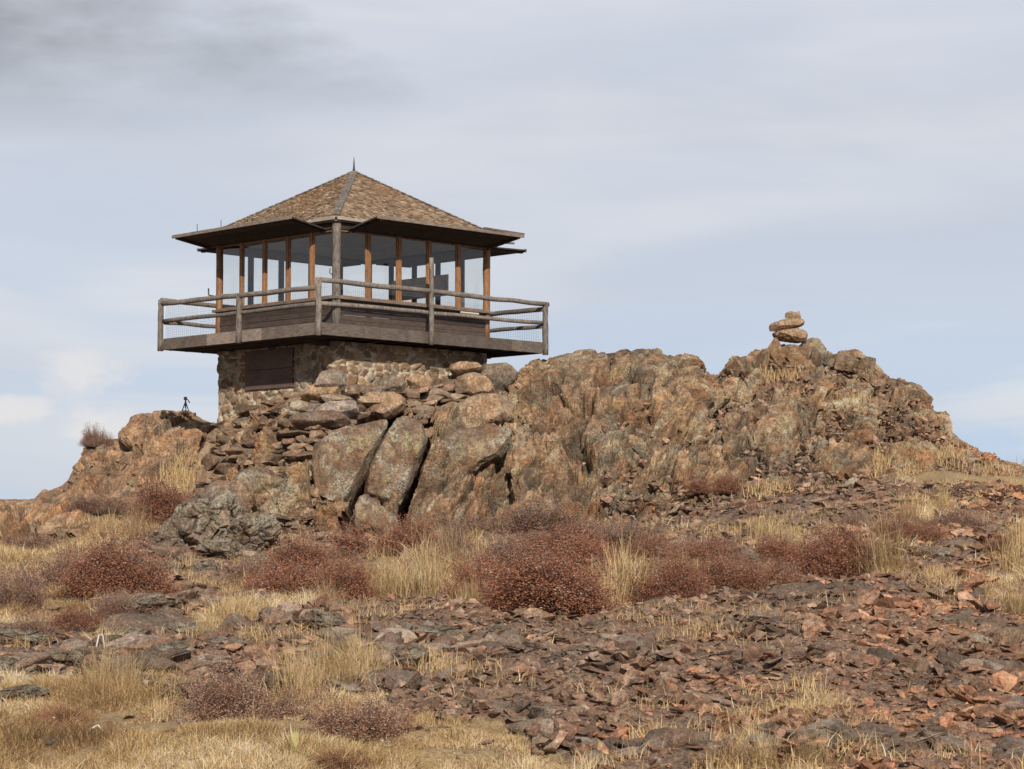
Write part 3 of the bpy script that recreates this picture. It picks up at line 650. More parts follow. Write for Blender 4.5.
U, Vp = proj(P[:, 0], P[:, 1], P[:, 2]); vis = (U > 0) & (U < 1024) & (Vp < 769)
order = np.argsort(-app * vis); big = order[:300 - len(NS)]; rest = np.ones(len(P), bool); rest[big] = False
LS = 'broken brown stone lying loose among the scree on the slope'; GS = 'loose stones of the scree slope'
for k in big:
    s = S[k] * 1.15; me = random.choice(SV)
    put_stone('scree_stone', me, P[k] + (0, 0, s * .10), (s * random.uniform(1.0, 1.6), s * random.uniform(.6, 1.0), s * random.uniform(.7, 1.3)), (random.gauss(.18, .25), random.gauss(0, .22), random.uniform(0, 6.28)), LS, 'scree stone', GS)
def hulls():
    out = []
    for i in range(16):
        me = stone_mesh('tmp', MAT['scree'], 900 + i, n=12, flat=[.16, .24, .34, .5][i % 4], bev=0)
        bm = bmesh.new(); bm.from_mesh(me); bmesh.ops.triangulate(bm, faces=list(bm.faces))
        bm.verts.ensure_lookup_table(); out.append((np.array([v.co[:] for v in bm.verts]), np.array([[v.index for v in f.verts] for f in bm.faces]))); bm.free(); bpy.data.meshes.remove(me)
    return out
HU = hulls()
def rotm(rx, ry, rz): return np.array((Matrix.Rotation(rz, 3, 'Z') @ Matrix.Rotation(ry, 3, 'Y') @ Matrix.Rotation(rx, 3, 'X')))
def stone_stuff(name, P, S, mat, lift=.1, tilt=.27):
    V = []; Fc = []; at_ = []; b = 0; r = np.random.default_rng(len(P)); kind = r.integers(0, 16, len(P))
    for h in range(16):
        hv, hf = HU[h]; q = P[kind == h]; s = S[kind == h]; n = len(q)
        if not n: continue
        v = hv[None] * (s[:, None, None] * np.stack([r.uniform(.9, 1.4, n), r.uniform(.6, 1.1, n), r.uniform(.8, 1.5, n)], 1)[:, None])
        for (i_, j_, a) in ((1, 2, r.normal(.14, tilt, n)), (0, 2, r.normal(0, tilt, n)), (0, 1, r.uniform(0, 6.28, n))):
            c, s_ = np.cos(a)[:, None], np.sin(a)[:, None]; x, y = v[..., i_].copy(), v[..., j_].copy(); v[..., i_] = x * c - y * s_; v[..., j_] = x * s_ + y * c
        v += q[:, None]; v[..., 2] += (s * lift)[:, None]
        V.append(v.reshape(-1, 3)); Fc.append((hf[None] + (b + np.arange(n) * len(hv))[:, None, None]).reshape(-1, 3)); b += n * len(hv); at_.append(np.repeat(r.uniform(0, 1, n), len(hv)))
    me = mesh_np(name, np.concatenate(V), [np.concatenate(Fc)], mat, {'rnd': np.concatenate(at_)})
    return obj(name, me)
o = stone_stuff('scree', P[rest], S[rest], MAT['scree']); tag(o, 'small broken stones and gravel covering the slope', 'scree', kind='stuff')
# small rubble lying on the outcrops
def rubble(cr, u0, u1, N, seedk, smin, smax):
    r = np.random.default_rng(seedk); out = []; ss = []
    for _ in range(N):
        u = r.uniform(u0, u1); pc, _a = cr.line(cr.c, u); pf, _b = cr.line(cr.f, u); t = r.uniform(-.05, 1)
        if cr is main and u > 640: t = r.uniform(0, 1) ** 2.6
        t = min(t, .82 if cr is left else .95)
        if cr is left and u < 60: continue
        out.append(cr.pt(u, pf - (pf - pc) * t, .02)); ss.append(smin * (smax / smin) ** (r.uniform() ** 2))
    return np.array(out), np.array(ss)
q1, s1 = rubble(main, 690, 1100, 5200, 5, .05, .24); q2, s2 = rubble(main, 205, 330, 900, 6, .08, .3); q3, s3 = rubble(left, -100, 230, 350, 8, .06, .22)
q4, s4 = rubble(main, 440, 660, 160, 9, .05, .15)
tl = []; ts = []
for _ in range(1500):
    u = rng.uniform(600, 1080); pf, _a = main.line(main.f, u); pc, _a = main.line(main.c, u); t = rng.uniform(.02, 1) ** 1.7 * .75; tl.append(main.pt(u, pf - (pf - pc) * t - 8, .12)); ts.append(.12 * 3.2 ** (rng.uniform() ** 2) * (1 - .5 * t))
o = stone_stuff('rubble', np.concatenate([q1, q2, q3, q4, np.array(tl)]), np.concatenate([s1, s2, s3, s4, np.array(ts)]), MAT['scree'], .1, .5); tag(o, 'small rubble caught on the ledges of the outcrop', 'rubble', kind='stuff')

# ------------------------------------------------------------------ plants
def blades(P, H, W, lean, rr, curl=.5):
    """numpy blades: base pair, mid pair, tip"""
    n = len(P); a = rr.uniform(0, 2 * np.pi, n); d = np.stack([np.cos(a), np.sin(a), np.zeros(n)], 1)
    b = rr.uniform(0, 2 * np.pi, n); s = np.stack([np.cos(b), np.sin(b) * .3, np.zeros(n)], 1)
    L = np.abs(rr.normal(0, 1, n))[:, None] * lean; H = H[:, None]; W = W[:, None]
    up = np.array([0, 0, 1.0]); m = P + up * H * .55 + d * L * H * .35; t = P + up * H * (1 - .3 * np.minimum(L, 1) * curl) + d * L * H
    V = np.stack([P - s * W / 2, P + s * W / 2, m - s * W * .4, m + s * W * .4, t], 1).reshape(-1, 3)
    i = np.arange(n)[:, None] * 5
    return V, i + np.array([[0, 1, 3, 2]]), i + np.array([[2, 3, 4]]), np.repeat(np.clip(rr.beta(1.3, 1.3, n), 0, 1), 5)
def grass_field():
    r = np.random.default_rng(5); PP = []; HH = []; WW = []
    for (N, y0, y1, h, w) in ((215000, 15.5, 23, .052, .0050), (135000, 22, 34, .068, .0075), (60000, 32, 52, .09, .011)):
        k = 0
        while k < N:
            Y = np.sqrt(r.uniform(y0 ** 2, y1 ** 2, 60000)); X = r.uniform(-.265, .265, 60000) * Y; Z = gz(X, Y)
            m = zone(X, Y, Z, GRASS); Pn = np.stack([X, Y, Z], 1)
            den = fbm(Pn * (2.2, 2.2, 0), 3, 77) * .5 + .5 + .25 * fbm(Pn * (9, 9, 0), 2, 78)
            m &= r.uniform(0, 1, len(X)) < np.clip((den - .42) * 4 + .3, .05, 1)
            m |= (r.uniform(0, 1, len(X)) < .006) & (den > .75)
            q = Pn[m]; PP.append(q); HH.append(h * r.uniform(.5, 1.5, len(q)) * np.clip(.25 + 1.6 * np.clip(den[m] - .15, 0, 1) + 2.6 * np.clip(fbm(q * (2.6, 2.6, 0), 2, 79) - .1, 0, 1), .3, 3.4)); WW.append(np.full(len(q), w) * r.uniform(.7, 1.4, len(q))); k += len(q)
    P = np.concatenate(PP); P[:, 2] -= .01
    V, q, t, a = blades(P, np.concatenate(HH), np.concatenate(WW), 1.15, r)
    a = np.clip(a + np.repeat(.42 * fbm(P * (.9, .9, 0), 4, 91), 5), 0, 1)
    me = mesh_np('dry_grass', V, [q, t], MAT['grass'], {'rnd': a})
    tag(obj('dry_grass', me), 'short dry tan grass covering the open ground', 'grass', kind='stuff')
    # tufts between the stones
    n = 900; Y = np.sqrt(r.uniform(15.5 ** 2, 45 ** 2, n * 8)); X = r.uniform(-.235, .235, n * 8) * Y; Z = gz(X, Y); m = zone(X, Y, Z, SCREE) & (fbm(np.stack([X, Y, Z * 0], 1) * .5, 3, 64) > .02); q = np.stack([X, Y, Z + .02], 1)[m][:n]; k_ = (r.uniform(0, 1, 26000) ** 1.5 * len(q)).astype(int); P = q[k_] + r.normal(0, .09, (26000, 3)) * (1, 1, .1)
    V, q_, t, a = blades(P, r.uniform(.05, .24, len(P)), np.full(len(P), .007), .8, r); me = mesh_np('scree_grass', V, [q_, t], MAT['grass'], {'rnd': a}); tag(obj('scree_grass', me), 'thin straw tufts growing between the loose stones', 'grass', kind='stuff')
    n = 70000; Y = np.sqrt(r.uniform(15.5 ** 2, 40 ** 2, n * 2)); X = r.uniform(-.235, .235, n * 2) * Y; Z = gz(X, Y); Pn = np.stack([X, Y, Z + .01], 1)
    m = zone(X, Y, Z, GRASS) & (fbm(Pn * (1.3, 1.3, 0), 3, 55) > -.05); q = Pn[m][:n]; s_ = (.008 * (q[:, 1] / 20) * r.uniform(.5, 1.3, len(q)))[:, None]
    u = r.normal(0, 1, (len(q), 3)); u /= np.linalg.norm(u, axis=1)[:, None]; v = np.cross(u, r.normal(0, 1, (len(q), 3))); v /= np.linalg.norm(v, axis=1)[:, None] + 1e-6; q = q + np.array([0, 0, 1.0]) * np.abs(r.normal(0, .03, (len(q), 1)))
    LV = np.stack([q - u * s_ * 1.5, q - v * s_, q + u * s_ * 1.5, q + v * s_], 1).reshape(-1, 3)
    me = mesh_np('leaf_litter', LV, [np.arange(len(LV)).reshape(-1, 4)], MAT['pink_leaf'], {'rnd': np.repeat(r.beta(1.5, 1.5, len(q)), 4)})
    tag(obj('leaf_litter', me), 'dead leaves and low brown growth between the grass', 'leaf litter', kind='stuff')
    # grass on the ledges of the outcrops
    PP = []
    for cr, (u0, u1, v0, v1), N in ((main, (870, 960, 456, 478), 1300), (main, (960, 1080, 466, 500), 1500), (main, (840, 870, 402, 410), 120), (left, (165, 215, 462, 500), 1300), (left, (70, 150, 528, 548), 1500), (main, (745, 800, 374, 384), 160), (main, (730, 900, 490, 520), 1200)):
        c = r.uniform((u0, v0), (u1, v1), (max(N // 60, 4), 2))
        for _ in range(N):
            cc = c[r.integers(len(c))]; PP.append(cr.pt(cc[0] + r.normal(0, (u1 - u0) * .05 + 3), cc[1] + r.normal(0, 2.5), .06))
    P = np.array(PP); V, q, t, a = blades(P, r.uniform(.12, .36, len(P)), np.full(len(P), .013), .5, r)
    me = mesh_np('ledge_grass', V, [q, t], MAT['grass'], {'rnd': a})
    tag(obj('ledge_grass', me), 'dry grass growing on ledges of the outcrop and knoll', 'grass', kind='stuff')
grass_field()

def tussock_mesh(seed, n=420, stalks=60):
    r = np.random.default_rng(seed); b = r.normal(0, .15, (n, 3)); b[:, 2] = 0
    V, q, t, a = blades(b, r.uniform(.15, .85, n), np.full(n, .009), .55, r)
    b2 = r.normal(0, .1, (stalks, 3)); b2[:, 2] = 0
    V2, q2, t2, a2 = blades(b2, r.uniform(.6, 1.2, stalks), np.full(stalks, .009), .24, r); k = len(V)
    return mesh_np('blades', np.concatenate([V, V2]), [np.concatenate([q, q2 + k]), np.concatenate([t, t2 + k])], MAT['grass'], {'rnd': np.concatenate([a, .5 + .5 * a2])})
TM = [tussock_mesh(s) for s in range(6)]
TUS = [(885, 572, 62, 'bright tan tussock right of the round red shrub'), (620, 602, 55, 'tall tan tussock with one high stalk between the red shrubs'), (596, 612, 40, 'low tan tussock just left of the tall stalked one'),
 (108, 690, 48, 'tan tussock around the bleached bent stalks'), (132, 694, 44, 'tussock right of the bleached bent stalks'), (425, 598, 58, 'pale tussock left of the broad dark shrub'), (455, 575, 52, 'pale tussock at the foot of the lichened slab'),
 (388, 600, 48, 'tan tussock right of the shrub below the black gap'), (300, 700, 62, 'tall wispy tussock between the two lower shrubs'), (335, 690, 62, 'tallest wispy tussock left of the lower middle shrub'), (360, 684, 48, 'wispy tussock behind the lower middle shrub'),
 (186, 702, 40, 'yellow tussock left of the lower left shrub'), (240, 622, 30, 'short tussock on the slope below the rubble bank'), (210, 640, 28, 'short tussock above the dark ledge at left'), (470, 606, 30, 'small tussock beside the small yucca'),
 (1012, 625, 56, 'tall tussock at the right edge by the rusty boulder'), (1018, 570, 44, 'tussock high at the right edge'), (790, 560, 36, 'thin tussock between the two right shrubs'), (765, 545, 32, 'thin tussock left of the round red shrub'), (140, 540, 34, 'tussock below the knoll, left of the knoll shrub'),
 (112, 538, 28, 'tussock on the slope below the middle of the knoll'), (905, 522, 30, 'thin tussock high on the right slope'), (330, 612, 34, 'tussock below the shrubs in the middle left'), (805, 765, 44, 'tussock in the grass patch at lower right'), (760, 768, 36, 'tussock at the left end of the lower right grass patch'), (940, 512, 26, 'greenish tussock high on the right slope')]
for i, (px, py, h, lab) in enumerate(TUS):
    p = ground_at(px, py); s = h * p[1] / F_PX; o = obj('grass_tussock', TM[i % 6]); o.location = p - (0, 0, .03); o.rotation_euler = (0, 0, random.uniform(0, 6)); w = random.uniform(.95, 1.35)
    s *= 1.3; o.scale = (s * w, s * w, s); tag(o, lab, 'grass tussock', 'grass tussocks on the slope')

def shrub_meshes(seed, leafmat, nt=1000, lpt=78, leaf=.0105):
    r = np.random.default_rng(seed); V = []; Q = []; A = []; LV = []; LQ = []; LA = []
    lob = [(r.normal(0, .2), r.normal(0, .18), r.uniform(.45, 1.0), r.uniform(.22, .38)) for _ in range(7)]
    for k in range(nt):
        lx, ly, lh, lr = lob[r.integers(7)]
        a = r.uniform(0, 2 * np.pi); e = np.arccos(r.uniform(0.0, 1)); rad = r.uniform(.35, 1.08)
        tip = np.array([lx + math.sin(e) * math.cos(a) * lr * rad, ly + math.sin(e) * math.sin(a) * lr * rad, (.08 + math.cos(e) * .92 * rad) * lh])
        b = np.array([lx * .6 + r.normal(0, .05), ly * .6 + r.normal(0, .05), 0]); mid = (b + tip) / 2 + r.normal(0, .05, 3)
        pts = [b, mid, tip]
        for i in range(2):
            p, q = pts[i], pts[i + 1]; w = .0035 * (1 - .5 * i); s = np.array([w, r.normal(0, w), 0]); n0 = len(V)
            V += [p - s, p + s, q + s * .6, q - s * .6]; Q.append((n0, n0 + 1, n0 + 2, n0 + 3)); A += [r.uniform()] * 4
        tone = r.uniform(-.2, .2); t = (r.uniform(.3, 1.05, lpt) ** .8)[:, None]
        c = pts[0] * (1 - t) ** 2 + 2 * mid * t * (1 - t) + tip * t * t + r.normal(0, .03, (lpt, 3)); c[:, 2] = np.abs(c[:, 2])
        u = r.normal(0, 1, (lpt, 3)); u /= np.linalg.norm(u, axis=1)[:, None]; v = np.cross(u, r.normal(0, 1, (lpt, 3))); v /= np.linalg.norm(v, axis=1)[:, None] + 1e-6
        u = u * leaf * r.uniform(.5, 1.1, (lpt, 1)); v = v * leaf * .6
        LV.append(np.stack([c - u, c - v, c + u, c + v], 1).reshape(-1, 3)); LA.append(np.repeat(np.clip(r.beta(2, 2, lpt) + tone, 0, 1), 4))
    LV = np.concatenate(LV); LA = np.concatenate(LA); LQ = np.arange(len(LV)).reshape(-1, 4)
    return mesh_np('foliage', LV, [LQ], leafmat, {'rnd': LA}), mesh_np('stems', V, [np.array(Q)], MAT['twig'], {'rnd': A})
SHR = {'r': [shrub_meshes(s, MAT['red_leaf']) for s in (1, 2, 3)], 'p': [shrub_meshes(s, MAT['pink_leaf'], 850, 46) for s in (4, 5)], 'b': [shrub_meshes(6, MAT['brown_leaf'], 160, 22, .035)], 't': [shrub_meshes(7, MAT['pink_leaf'], 380, 9)]}
SH = [(168, 530, 70, 54, 'r', 'round red shrub growing against the foot of the knoll'), (108, 596, 84, 64, 'r', 'big dark red shrub on the left slope below the knoll'), (60, 592, 70, 46, 'p', 'faded pinkish shrub left of the big dark red one'), (12, 610, 60, 44, 'p', 'faded shrub at the left edge of the slope'),
 (84, 632, 62, 28, 'r', 'low dark red shrub at left, above the dark ledge'), (66, 728, 62, 28, 'r', 'small reddish shrub in the grass at lower left'), (243, 722, 86, 62, 'p', 'pinkish shrub with bare twigs left of the tall wispy grass'), (362, 742, 100, 56, 'p', 'broad low reddish shrub at the bottom, right of the tall wispy grass'),
 (292, 604, 90, 52, 'r', 'red shrub left of centre, below the rubble bank'), (345, 602, 70, 46, 'r', 'red shrub under the black gap of the leaning slabs'), (262, 585, 50, 30, 'p', 'small faded shrub at the left end of the middle row'), (330, 570, 70, 30, 'p', 'low faded shrub below the square grey brown block'), (404, 556, 66, 44, 'r', 'bright red shrub in front of the tall leaning slab'),
 (545, 612, 120, 66, 'r', 'broadest dark red shrub in the centre'), (492, 598, 66, 48, 'r', 'dark red shrub left of the broadest one'), (585, 578, 80, 46, 'r', 'dark red shrub behind the tall stalked tussock'), (525, 536, 84, 36, 'p', 'faded pink shrub against the outcrop above the broadest red one'), (606, 552, 80, 36, 'p', 'low faded shrub at the foot of the outcrop, right of the pink one'), (640, 566, 60, 34, 'r', 'small red shrub at the foot of the outcrop'),
 (668, 604, 74, 46, 'r', 'red shrub right of the tall stalked tussock'), (722, 590, 70, 40, 'r', 'red shrub second right of the tall stalked tussock'), (756, 584, 56, 34, 'p', 'faded shrub left of the round red one on the right'), (836, 576, 76, 54, 'r', 'round bright red shrub on the right, beside the tan tussock'),
 (900, 540, 50, 26, 'r', 'low red shrub behind the tan tussock on the right slope'), (944, 532, 56, 24, 'p', 'low faded shrub high on the right slope'), (1005, 560, 60, 30, 'r', 'low red shrub near the right edge'), (860, 532, 44, 22, 'p', 'small faded shrub above the round red one'),
 (350, 772, 76, 26, 'r', 'red shrub cut off by the bottom edge of the view'), (552, 742, 60, 46, 't', 'dry twiggy shrub in the lower middle scree'), (690, 560, 54, 26, 'p', 'thin faded shrub below the right foot of the outcrop'), (690, 772, 60, 22, 't', 'twiggy dry shrub at the bottom right of centre'), (30, 552, 50, 24, 'p', 'small faded shrub in the grass at the left edge'),
 (450, 556, 56, 30, 'p', 'low faded shrub between the bright red shrub and the broad dark mass'), (560, 562, 90, 40, 'r', 'dark red shrub rising behind the broadest one'), (700, 574, 70, 40, 'r', 'red shrub in the gap right of the tall stalked tussock'), (640, 588, 60, 36, 'p', 'faded shrub touching the right side of the tall stalked tussock'),
 (300, 576, 80, 40, 'r', 'red brown shrub just below the rubble bank'), (130, 616, 60, 30, 'p', 'faded shrub at the lower right of the big dark red one'), (40, 640, 60, 26, 'p', 'faded low shrub on the left above the dark ledge'), (780, 566, 60, 34, 'r', 'red shrub left of the round bright one'),
 (500, 572, 80, 36, 'p', 'faded shrub behind the left part of the broad dark mass'), (300, 745, 60, 24, 'p', 'low faded shrub beside the largest yucca')]
for i, (px, py, w, h, k, lab) in enumerate(SH):
    p = ground_at(px, py); s = p[1] / F_PX; root = empty('shrub', p - (0, 0, .04), random.uniform(0, 6.2)); fm, sm = SHR[k][i % len(SHR[k])]
    a = obj('foliage', fm, root); b = obj('stems', sm, root)
    root.scale = (w * s * 1.4, w * s * 1.4, h * s * 1.25); tag(root, lab, 'shrub', 'low shrubs on the slope')
for px, py, w, h, cr, k, lab in ((98, 445, 32, 26, left, 'p', 'small dry brown bush on the skyline of the left knoll'), (722, 492, 54, 26, main, 'r', 'dark red shrub rooted on the outcrop face, left of the dark block'), (100, 512, 60, 26, left, 'p', 'faded shrub at the foot of the knoll'), (205, 450, 36, 16, left, 'p', 'low faded shrub between the knoll and the stone wall')):
    p = cr.pt(px, py, .15); s = p[1] / F_PX; root = empty('shrub', p - (0, 0, .05)); fm, sm = SHR[k][0]; obj('foliage', fm, root); obj('stems', sm, root); root.scale = (w * s, w * s, h * s); tag(root, lab, 'shrub', 'low shrubs on the slope')

def yucca(px, py, h, lab, n=26):
    p = ground_at(px, py); s = h * p[1] / F_PX; root = empty('yucca', p - (0, 0, .02)); r = random.Random(int(px)); 
    for k in range(n):
        a = r.uniform(0, 6.28); e = r.uniform(.15, 1.35); L = s * r.uniform(.75, 1.1); mb = MB()
        d = Vector((math.sin(e) * math.cos(a), math.sin(e) * math.sin(a), math.cos(e))); sd = Vector((-math.sin(a), math.cos(a), 0)) * s * .05; up = d.cross(sd).normalized() * s * .015
        b = d * .03; m = d * L * .5 + Vector((0, 0, -.02)); t = d * L + Vector((0, 0, -.12 * L * math.sin(e)))
        mb.add([b - sd, b + up, b + sd, m - sd * .9, m + up, m + sd * .9, t, b - up, m - up * .3], [(0, 1, 4, 3), (1, 2, 5, 4), (3, 4, 6), (4, 5, 6), (0, 3, 8, 7), (7, 8, 5, 2), (3, 6, 8), (8, 6, 5)], r.random()); mb.build('leaf', MAT['yucca'], root)
    tag(root, lab, 'yucca', 'small yuccas')
yucca(298, 758, 42, 'largest yucca rosette at the bottom left of the lower shrub'); yucca(461, 610, 24, 'small green yucca at the upper edge of the dark scree', 18)
yucca(592, 703, 22, 'small upright yucca in the middle of the scree', 10); yucca(672, 485 + 60, 9, 'tiny yellow green yucca below the outcrop', 8)
def stalk(pts, lab, th, mat='stalk'):
    root_p = ground_at(*pts[0]); Y = root_p[1]; q = [at(px, py, Y) - root_p for px, py in pts]; mb = MB(); mb.tube(q, [k * th for k in (.012, .011, .008, .005)][:len(q)], 6, wob=.1)
    o = mb.build('dead_stalk', MAT[mat], None, True); o.location = root_p; tag(o, lab, 'dead stalk', 'bleached dead stalks')
stalk([(88, 662), (96, 648), (99, 635), (101, 634)], 'bleached bent stalk standing in the left tussock', .9)
stalk([(95, 664), (104, 648), (103, 636), (99, 634)], 'second bleached stalk crossing the first in the left tussock', .9)
stalk([(77, 739), (88, 731), (98, 725), (103, 731)], 'bleached stick lying bent in the grass at lower left', .9)
stalk([(470, 608), (478, 604), (482, 602)], 'pale short stick beside the small green yucca', .9)
stalk([(622, 604), (622, 560), (621, 530), (622, 508)], 'tall seed stalk rising from the tussock among the central shrubs', .4, 'grass')
stalk([(597, 606), (595, 585), (592, 570), (592, 553)], 'shorter seed stalk left of the tallest one', .4, 'grass')

# ------------------------------------------------------------------ lookout cabin
ALPHA = R(45.12)
TZ = 4.902
root = empty('lookout_cabin', (-4.255, 52.68, TZ), R(90) - ALPHA)
tag(root, 'brown wooden lookout cabin with shingled hip roof and railed deck on a stone base', 'lookout cabin')
A_, B_, C_, D_ = 1.1, .7, 1.2, .7          # deck widths
SX, SY = 7.04, 5.67                        # deck: local x along the right face, y along the left face
x0, x1, y0, y1 = A_, SX - C_, B_, SY - D_  # cabin rectangle
SILL, HEAD, EAVE, APEX = .95, 2.52, 2.80, 4.33
# stone base
def stone_base():
    sub = .035; V = []; Fc = []; mo = []; ce = []; b = 0; z0_, z1_ = -3.6, -.03
    for (p, q) in (((x0, y1), (x0, y0)), ((x0, y0), (x1, y0)), ((x1, y0), (x1, y1)), ((x1, y1), (x0, y1))):
        p = np.array(p); q = np.array(q); L = np.linalg.norm(q - p); n = int(L / sub); m = int((z1_ - z0_) / sub)
        s = np.linspace(0, 1, n); z = np.linspace(z0_, z1_, m); S_, Z_ = np.meshgrid(s, z, indexing='ij')
        XY = p + (q - p) * S_[..., None]; P = np.concatenate([XY, Z_[..., None]], -1).reshape(-1, 3)
        t = (q - p) / L; nrm = np.array([t[1], -t[0], 0])
        F1, F2, c, c2 = voro((P + .05 * np.stack([fbm(P * 3, 2, 1), fbm(P * 3, 2, 2), fbm(P * 3, 2, 3)], 1)) * (3.6, 3.6, 4.8) + 3, 77)
        e = F2 - F1; mm = np.clip(1 - (e - .06) / .06, 0, 1); lim = np.minimum(S_.ravel(), 1 - S_.ravel()) * L
        D = (.085 * (1 - mm) * (.4 + c) + .012 * fbm(P * 9, 3, 9)) * np.clip(lim / .06, 0, 1)
        # masonry kept flush behind the boarded shutter
        if p[0] == q[0] == x0: D = np.where((P[:, 1] > 2.1) & (P[:, 1] < 4.0) & (P[:, 2] > -1.05), 0, D)
        V.append(P + nrm * D[:, None]); Fc.append(grid_faces(n, m) + b); mo.append(mm); ce.append(c2); b += len(P)
    me = mesh_np('stone_wall', np.concatenate(V), [np.concatenate(Fc)], MAT['masonry'], {'mortar': np.concatenate(mo), 'cell': np.concatenate(ce)}, smooth=True)
    obj('stone_wall', me, root)
stone_base()
# boarded shutter in the stone base
mb = MB(); z = -1.0
for h in (.46, .46): 
    mb.box((x0 - .06, 2.16, z), (x0 - .012, 3.9, z + h - .008)); z += h
sh = mb.build('base_shutter', MAT['red_wood'], root, bevel=.004); sh['label'] = 'red brown boarded shutter in the stone base'
# joists, deck boards, underside
mb = MB()
for k in range(15):
    x = .12 + k * (SX - .24) / 14; mb.box((x - .04, .08, -.015), (x + .04, SY - .08, .16))
mb.build('joist', MAT['dark_wood'], root)
mb = MB(); mb.box((x0 - .5, y0 + .15, -.13), (x1 + .3, y0 + .3, -.02)); mb.build('beam', MAT['dark_wood'], root)
mb = MB(); n = 40
for k in range(n):
    y = .03 + k * (SY - .06) / n; mb.box((.03, y, .17), (SX - .03, y + (SY - .06) / n - .008, .215), None)
mb.build('deck_boards', MAT['fascia'], root)
def fascia(pts):
    mb = MB()
    for (a, b, tone) in pts: mb.hexa([a, (b[0], a[1], a[2]) if a[0] != b[0] and abs(a[0] - b[0]) > abs(a[1] - b[1]) else (a[0] + (b[0] - a[0]), a[1], a[2]), b[:2] + (a[2],), (a[0], b[1], a[2]), (a[0], a[1], b[2]), (b[0], a[1], b[2]), b, (a[0], b[1], b[2])], tone)
    return mb
FZ0, FZ1 = 0.0, .27
mb = MB()
for (ya, yb, t) in ((0.04, 1.2, .55), (1.2, 2.0, .45), (2.0, 4.0, .98), (4.0, SY, .35)): mb.box((-.02, ya, FZ0), (.03, yb - .006, FZ1), t)
mb.build('fascia', MAT['fascia'], root, bevel=.005)
mb = MB()
for (xa, xb, t) in ((-.02, 3.1, .35), (3.1, 6.0, .2), (6.0, SX, .45)): mb.box((xa, -.02, FZ0), (xb - .006, .032, FZ1), t)
mb.build('fascia', MAT['fascia'], root, bevel=.005)
mb = MB(); mb.box((SX - .03, .04, FZ0), (SX + .02, SY, FZ1), .3); mb.build('fascia', MAT['fascia'], root); mb = MB(); mb.box((.04, SY - .03, FZ0), (SX - .04, SY + .02, FZ1), .3); mb.build('fascia', MAT['fascia'], root)
# railing
rail = bpy.data.objects.new('railing', None); link(rail, root)
for (a, b) in (((0.02, .05), (0.02, SY - .05)), ((.05, .02), (SX - .05, .02)), ((SX - .02, .05), (SX - .02, SY - .05)), ((.05, SY - .02), (SX - .05, SY - .02))):
    mb = MB(); a = Vector((*a, 0)); b = Vector((*b, 0)); L_ = (b - a).length; n = int(L_ / .06)
    for k in range(n + 1):
        p = a.lerp(b, k / n); mb.bar(p + Vector((0, 0, .28)), p + Vector((0, 0, 1.12)), .0014, .0014)
    for k in range(15):
        mb.bar(a + Vector((0, 0, .28 + k * .06)), b + Vector((0, 0, .28 + k * .06)), .0014, .0014)
    mb.build('wire_mesh', MAT['iron'], rail)
PT = [(0.0, 0.0, 1.25), (0.0, SY, 1.2), (SX, 0.0, 1.24), (SX, SY, 1.2), (0.0, 2.75, 1.12), (3.3, -.04, 1.98), (SX, 2.9, 1.95), (3.6, SY, 1.15)]
for (x, y, h) in PT:
    mb = MB(); ox = -.06 if x == 0 else (.05 if x == SX else 0); oy = -.05 if y <= 0 else (.05 if y == SY else 0)
    mb.log((x + ox, y + oy, -.03), (x + ox, y + oy, h), .075 if h < 1.5 else .06, None, 6, .006, .1); mb.build('rail_post', MAT['grey_log'], rail, True)
def log(a, b, rad=.058, nm='rail'):
    mb = MB(); mb.log(a, b, rad, None, 12, .012); mb.build(nm, MAT['grey_log'], rail, True)
log((-.06, -.1, 1.04), (-.06, SY + .1, 1.10)); log((-.1, -.06, 1.21), (SX + .14, -.06, 1.19)); log((SX + .05, -.05, 1.08), (SX + .05, SY, 1.12)); log((-.05, SY + .05, 1.19), (SX, SY + .05, 1.15))
log((-.03, 0, .68), (-.03, SY, .68), .05); log((0, -.02, .70), (SX, -.02, .73), .05); log((SX, 0, .66), (SX, SY, .7), .05); log((0, SY, .66), (SX, SY, .68), .05)
# lower cabin wall: horizontal siding
def side_boards(name, mat, pA, pB, zs, out, th=.03, lap=.012):
    """boards along a wall between two corners; out = outward normal"""
    mb = MB()
    for i, (za, zb) in enumerate(zs):
        k = lap * (i % 2); a = Vector((pA[0], pA[1], 0)); b = Vector((pB[0], pB[1], 0)); o_ = Vector((out[0], out[1], 0))
        V = [a + o_ * k, b + o_ * k, b + o_ * (k + th), a + o_ * (k + th)]
        mb.hexa([v + Vector((0, 0, za)) for v in V] + [v + Vector((0, 0, zb - .006)) for v in V])
    return mb.build(name, mat, root, bevel=.003)
zs = [(.22 + .12 * i, .34 + .12 * i) for i in range(6)]
for (a, b, o_) in (((x0, y0), (x0, y1), (-1, 0)), ((x0, y0), (x1, y0), (0, -1)), ((x1, y0), (x1, y1), (1, 0)), ((x0, y1), (x1, y1), (0, 1))):
    side_boards('lower_wall', MAT['siding'], a, b, zs, o_)
mb = MB(); mb.box((x0 + .01, y0 + .01, .22), (x1 - .01, y1 - .01, .25)); mb.build('floor', MAT['siding'], root)
